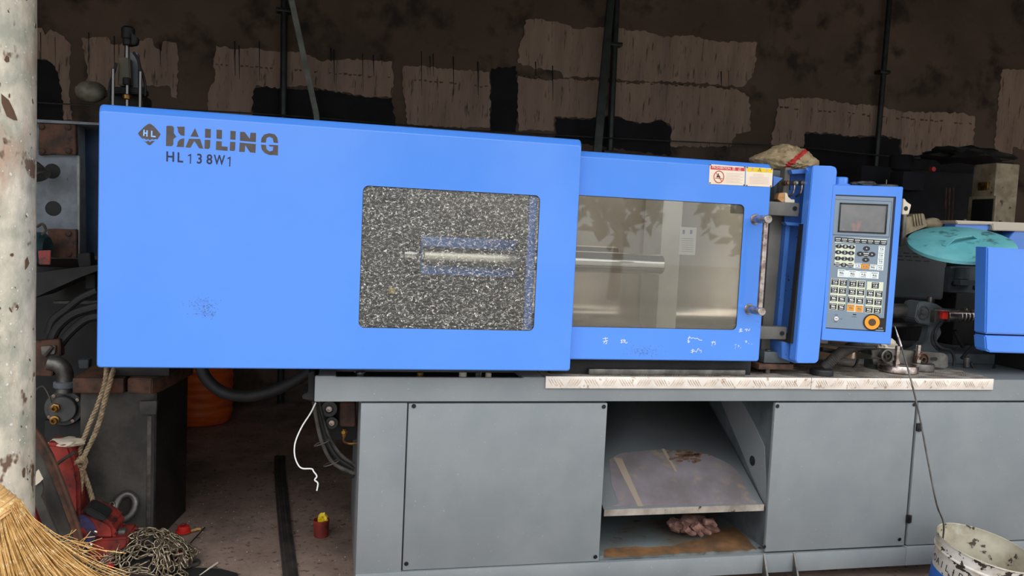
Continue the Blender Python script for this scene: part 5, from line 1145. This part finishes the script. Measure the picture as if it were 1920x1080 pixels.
# chain: real links along draped paths, heaped on the floor
lk = nb(); lp_ = []; LS = 1.22
for k in range(10):
    a = 2*math.pi*k/10; lp_.append(V((math.cos(a)*.0105*LS+(.0085*LS if math.cos(a) > .05 else -.0085*LS if math.cos(a) < -.05 else 0), math.sin(a)*.0105*LS, 0)))
tube(lk, lp_, .0036, 3, closed=True)
CN = root('steel_chain', 'long steel chain heaped on the floor in front of the black column', 'chain', PZ(270, 1050, 0))
LINK = obj('chain_link', lk, chainm, CN, sharp=3.2); first = [True]; cnt = 0
LINK_ME = LINK
def lay(path, maxn=400, jit=.25, seed=1):
    global cnt
    rnd = random.Random(seed); sp = smooth_path(path, 24); d = 0; step = .0345; nxt = 0; k = 0
    for i in range(1, len(sp)):
        seg = (sp[i]-sp[i-1]).length
        while nxt <= d+seg:
            if cnt >= 298: return
            p = sp[i-1].lerp(sp[i], (nxt-d)/max(seg, 1e-9)); t = (sp[i]-sp[i-1]).normalized()
            q = t.to_track_quat('X', 'Z'); e = (q.to_matrix() @ Matrix.Rotation((math.pi/2)*(k % 2)+.5+rnd.uniform(-jit, jit), 3, 'X')).to_euler()
            if first[0]: o = LINK; first[0] = False; o.location = p-ORG[CN]; o.rotation_euler = e
            else: inst(LINK, CN, p, e)
            k += 1; cnt += 1; nxt += step
        d += seg
def hz(x, y):   # mound height, metres above the floor, over image x
    return 0
lay([P(209,952,YC-.05), P(207,965,YC-.06), P(216,972,YC-.07), P(224,984,YC-.07), P(236,990,YC-.07), P(242,1002,YC-.06), P(246,1012,YC-.07)], seed=1)
gc = PZ(270, 1062, 0); rnd = random.Random(12)
def mound(u, v): return .012+.125*max(0, 1-(u/.21)**2-(v/.16)**2)
for ri in range(14):
    pts = []; a = rnd.uniform(0, 6.28); u, v = rnd.uniform(-.12, .12), rnd.uniform(-.12, .0)
    for k in range(9):
        a += rnd.uniform(-1.6, 1.6); u += math.cos(a)*.065; v += math.sin(a)*.05
        if abs(u) > .19: u = .18*(1 if u > 0 else -1); a += 2
        v = max(-.14, min(.03, v)); pts.append(gc+V((u, v, mound(u, v)+rnd.uniform(0, .015)-gc.z)))
    if cnt < 250: lay(pts, seed=20+ri, jit=.8)
lay([P(290,1035,.4), P(305,1030,.42), P(320,1032,.42), P(332,1040,.41), P(345,1036,.42)], seed=60, jit=.8)
lay([P(312,1032,.4), P(318,1050,.38), P(322,1065,.36), P(330,1072,.36)], seed=61, jit=.8)
lay([P(302,1034,.4), P(308,1052,.38), P(312,1075,.36)], seed=62, jit=.8)
bm = nb(); cm = gc+V((0, .03, 0)); bmesh.ops.create_icosphere(bm, subdivisions=3, radius=1)
for v in bm.verts: d = v.co.normalized(); v.co = cm+V((d.x*.13, d.y*.09, max(d.z, 0)*.065))
o = obj('oily_rag_heap', bm, dark); tag(o, 'dark oily lump under the chain heap', 'lump')

# small things on the floor
def fcup(name, lab, x, y, r, h, m, wall=.004, cat='cap'):
    c = PZ(x, y, 0); o = obj(name, lathe(nb(), [(r, 0), (r*1.02, h), (r*.93, h), (r*.9, .006), (0, .006), ], (c.x, c.y, 0.001), n=26), m, origin=(c.x, c.y, 0)); tag(o, lab, cat); return c
c = PZ(344, 998, 0); RC = root('red_stopper', 'small bright red stopper with a nipple, on the floor right of the column', 'stopper', c)
lathe(bm := nb(), [(0, .002), (.034, .002), (.034, .008), (.026, .01), (.026, .026), (.022, .03), (0, .03)], c, n=24); obj('cap', bm, redp, RC); cyl(bm := nb(), c+V((0, 0, .03)), (0, 0, 1), .009, .012, 10, bev=.003); obj('nipple', bm, red, RC)
c = PZ(342, 1050, 0); o = obj('red_plug', lathe(nb(), [(0, 0), (.027, 0), (.027, .024), (.022, .028), (0, .028)], c+V((0, 0, .012)), (.2, -.2, 1), n=20), redp); tag(o, 'small red plug at the right end of the chain heap', 'plug')
c = PZ(332, 1060, 0); o = obj('rubber_ring', tube(nb(), [c+V((.085*math.cos(a), .04*math.sin(a), .009)) for a in [2*math.pi*k/30 for k in range(30)]], .008, 8, closed=True), dust); tag(o, 'flat grey rubber ring on the floor beside the red plug', 'ring')
for nm, lab, a, b, r, m in (('twig', 'thin dark twig on the floor beside the red cap', (357,1018), (384,989), .003, dark), ('wood_chip', 'short pale stick lying beside the red cap', (358,996), (376,992), .006, straw), ('pale_stick', 'pale bent stick at the bottom of the photo right of the chain', (374,1080), (408,1055), .004, whitem)):
    A, B = PZ(*a, .004), PZ(*b, .004); o = obj(nm, tube(nb(), [A, A.lerp(B, .5)+V((.004, .004, .003)), B], r, 6, 3), m); tag(o, lab, 'stick')
c = PZ(602, 1004, 0); RCUP = root('red_cup', 'small dark red cup stuffed with a yellow scrap, standing on the floor', 'cup', c); r = 15.5*M1(c.y, 602)
lathe(bm := nb(), [(r*.9, 0), (r, .076), (r*.94, .076), (r*.84, .006), (0, .006)], c, n=28); obj('cup', bm, red, RCUP)
lump('yellow_scrap', None, None, c+V((.006, 0, .075)), .022, yellow, 9, (1, .8, 1.2), RCUP, amp=.7)
a = [(524,856),(524,880),(528,930),(534,990),(540,1040),(546,1090)]
FS = root('floor_hose', 'flat black hose running along the shed floor left of the red cup', 'hose', PZ(535, 1000, 0))
pts = smooth_path([PZ(x, y, .004) for x, y in a], 5); bm = nb()
for off, h in ((-.024, .012), (-.012, .018), (.0, .014), (.014, .018), (.026, .011)): tube(bm, [p+V((off, 0, .0)) for p in pts], h*.55, 6)
obj('flat_hose', bm, mat('dusty_flat_hose', (66, 58, 52), (44, 40, 37), rough=.7, scale=9), FS)
c = PZ(385, 1080, 0); o = obj('black_mat', prism(nb(), [c+V((x, y, .001)) for x, y in [(-.2, -.1), (.16, -.12), (.12, .0), (.05, .05), (-.05, .07), (-.2, .06)]], V((0, 0, .006))), dark); tag(o, 'ragged black mat at the bottom edge below the pale stick', 'mat')
rnd = random.Random(30); bm = nb()
for k in range(90):
    p = PZ(rnd.uniform(345, 655), rnd.uniform(880, 1085), .001); s = rnd.uniform(.0008, .0024); prism(bm, [p+V((s*math.cos(a)*rnd.uniform(.6, 1.4), s*math.sin(a), 0)) for a in (0, 1.3, 2.5, 3.8, 5)], V((0, 0, .002)))
o = obj('grit', bm, splash, smooth=False); tag(o, 'pale specks of grit scattered on the shed floor', 'grit', kind='stuff')
# orange barrel
c = PZ(388, 800, 0); YO = min(c.y+.2, 3.0); co = P(375, 795, YO); r = 62*M1(YO, 380)
OB = root('orange_barrel', 'orange ribbed plastic barrel standing behind the black column', 'barrel', (co.x, YO, 0)); zt3 = P(380, 660, YO).z
pr2 = [(0, 0), (r*.9, 0), (r*.95, .02)]
z = .05
while z < zt3+.1: pr2 += [(r*.975, z), (r, z+.012), (r, z+.03), (r*.975, z+.042)]; z += .062
lathe(bm := nb(), pr2+[(r*.9, z), (r*.9, z+.03), (0, z+.03)], (co.x, YO, 0), n=48); obj('drum', bm, orangeb, OB); lathe(bm := nb(), [(r*.93, 0), (r*.95, .02), (r*.93, .035), (0, .035)], (co.x, YO, z+.03), n=40); obj('lid', bm, orangeb, OB)
# black hose under the lettered guard
o = obj('looped_hose', tube(nb(), [P(x, y, .7) for x, y in [(370,640),(378,690),(392,716),(420,736),(460,743),(505,735),(550,716),(590,692),(620,680)]], .026, 14, 8), black); tag(o, 'thick black hose looping down under the lettered guard', 'hose')
# valve cluster at the left end of the rail
VC = root('valve_cluster', 'black valve cluster with two round knobs under the left end of the grey rail', 'valve', (P(620, 780, .3).x, .3, .7))
obj('mounting_plate', ppoly(nb(), [(598,752),(668,752),(668,824),(660,826),(598,824)], .34, .04, bev=.003), dark, VC)
for x, y, R1 in ((617, 766, 17), (622, 792, 13)):
    c = P(x, y, .27); r = R1*M1(.27, x); lathe(bm := nb(), [(0, -.06), (r*.8, -.06), (r*.8, -.01), (r, -.01), (r, .004), (r*.9, .01), (r*.5, .01), (r*.45, .005), (0, .005)], c, (0, -1, 0), 28); k_ = obj('knob', bm, blackp, VC)
    lathe(bm := nb(), [(0, .006), (.006, .006), (.006, .013), (.011, .013), (.011, .004)], c, (0, -1, 0), 14); obj('centre_screw', bm, chrome_w, k_)
obj('brown_block', ppoly(nb(), [(637,755),(666,755),(666,800),(637,800)], .28, .08, bev=.004), rust, VC)
bm = nb(); c = P(645, 818, .27); cyl(bm, c, (0, 0, 1), .009, .03, 8); cyl(bm, c+V((0, 0, .012)), (0, 0, 1), .014, .012, 6); tube(bm, [c, c+V((0, 0, -.02)), c+V((.02, 0, -.03)), c+V((.05, 0, -.03))], .005, 8, 4); obj('brass_fitting', bm, brass, VC)
obj('rail_bracket', ppoly(nb(), [(578,698),(590,696),(590,752),(567,748),(567,740),(578,736)], .1, .2, bev=.003), dark, VC)
for k, pts in enumerate(([(588,752),(594,790),(604,830),(625,868),(664,888)], [(592,752),(600,785),(612,825),(632,858),(664,880)], [(596,752),(606,790),(618,822),(638,852),(664,872)], [(590,752),(596,800),(612,848),(640,880),(664,894)])):
    obj('cable', tube(nb(), [P(x, y, .2+.02*k) for x, y in pts], .0075, 8, 6), black if k % 2 else dust, VC)
bm = nb()
for x, y in ((604, 830), (622, 868)): c = P(x, y, .2); tube(bm, [c+V((.03*math.cos(a)-.0, .0+.04*math.sin(a)*.5, .012*math.cos(a))) for a in [2*math.pi*q/12 for q in range(12)]], .0022, 5, closed=True)
obj('cable_tie', bm, dust, VC)
o = obj('white_wire', tube(nb(), [P(x, y, .1) for x, y in [(592,755),(582,775),(566,800),(554,828),(552,850),(557,868),(566,878),(584,879),(588,884),(594,893),(590,900),(596,906),(594,920)]], .0028, 6, 5), whitep); tag(o, 'thin white wire dangling below the left end of the grey rail', 'wire')

# ------------------------------------------------------------------ straw broom in the bottom left corner
YBm = -.62
nk = P(-6, 945, YBm); ps = M1(YBm, 20)
BR = root('straw_broom', 'golden straw broom with a bound neck leaning in the bottom left corner', 'broom', P(60, 1080, YBm))
axd = (P(60, 1070, YBm)-P(-20, 905, YBm)).normalized()
rnd = random.Random(77)
def straws(n, seed, r0, r1, spread, length, droop=0, thin=.0011, a0=None):
    rnd = random.Random(seed); bm = nb()
    for k in range(n):
        t = rnd.random(); ang = a0+(rnd.random()**1.0)*spread if a0 is not None else 0
        dirv = V((math.cos(ang), 0, math.sin(ang))); st = nk+V((math.cos(ang+1.57), 0, math.sin(ang+1.57)))*rnd.uniform(-r0, r0)+V((0, rnd.uniform(-.035, .035), 0))
        L = length*rnd.uniform(.75, 1.0)*r1(ang); yy = rnd.uniform(-.07, .07)
        p0 = st+dirv*rnd.uniform(.0, .05); p1 = st+dirv*L*.5+V((0, yy*.5, 0)); p2 = st+dirv*L+V((rnd.uniform(-.015, .015)+droop*.03, yy, rnd.uniform(-.015, .015)+droop*math.cos(ang)*.12*rnd.uniform(.5, 1.3)))
        tube(bm, [p0, p1, (p1+p2)/2+V((0, 0, .004)), p2], thin*rnd.uniform(.7, 1.5), 3, caps=False)
    return bm
# fan from straight down to nearly level, pivoting at the neck
def fan(n, seed, Lf, ys=.05, th=.0012, sp=(0, 1), bend=1.0):
    rnd = random.Random(seed); bm = nb()
    for k in range(n):
        u = sp[0]+(sp[1]-sp[0])*rnd.random()          # 0 = left/down edge, 1 = outer (right) edge
        sx, sy_ = -38+74*u+rnd.uniform(-3, 3), 985-42*u+rnd.uniform(-6, 6)      # where it leaves the binding
        L = Lf*rnd.uniform(.7, 1.08)*(1+.35*u); a = math.radians(102-47*u+rnd.gauss(0, 4))  # heading, 90 = down
        x, y = sx, sy_; pts = []; Y = YBm-.03*math.sin(math.pi*u)+rnd.uniform(-ys, ys)*.3; dY = rnd.uniform(-ys, ys)/6; lo2 = 6
        da = -math.radians(rnd.uniform(18, 42)*u*bend)/5
        for q in range(lo2):
            pts.append(P(x, y, Y)); x += math.cos(a)*L/5; y += math.sin(a)*L/5; a += da+rnd.gauss(0, .03); Y += dY
        tube(bm, pts, th*rnd.uniform(.6, 1.4), 3, caps=False)
    return bm
obj('bristles', fan(2100, 5, 230), straw, BR, kind='stuff', sharp=3.2)
obj('loose_straws', fan(70, 6, 330, .08, .0011, (.72, 1.0), 1.3), straw, BR, kind='stuff', sharp=3.2)
rnd = random.Random(15); bm = nb()
for k in range(26):
    x, y = rnd.uniform(70, 130), rnd.uniform(1012, 1040); a = rnd.uniform(-.5, .6); pts = []
    for q in range(6): pts.append(P(x, y, YBm+.03*q/6)); x += math.cos(a)*rnd.uniform(8, 20); y += math.sin(a)*14; a += rnd.uniform(-.5, .55)
    tube(bm, pts, .0011, 3, caps=False)
obj('stray_straws', bm, straw, BR, kind='stuff', sharp=3.2)
def nbx(u, w_, Y=YBm): pass
c_top, c_bot = P(-40, 925, YBm), P(2, 975, YBm); ax = (c_bot-c_top).normalized(); Rn = 48*ps
lathe(bm := nb(), [(Rn*.75, -.06), (Rn*.82, 0), (Rn*.9, .03), (Rn, .06), (Rn*1.05, .085)], c_top, ax, 40); obj('neck', bm, straw, BR)
for k in range(5):
    cc = c_top+ax*(.004+.018*k); rr = Rn*(.80+.07*k/1.2); pe = ax.orthogonal().normalized(); qe = ax.cross(pe)
    obj('binding', tube(nb(), [cc+(pe*math.cos(a)+qe*math.sin(a))*rr for a in [2*math.pi*j/32 for j in range(32)]], .0032, 6, closed=True), mat('straw_binding%d' % k, (190, 150, 96), rough=.7) if k == 0 else bpy.data.materials['straw_binding0'], BR)
obj('handle', tube(nb(), [c_top, c_top-ax*.9], .014, 12), wood, BR)
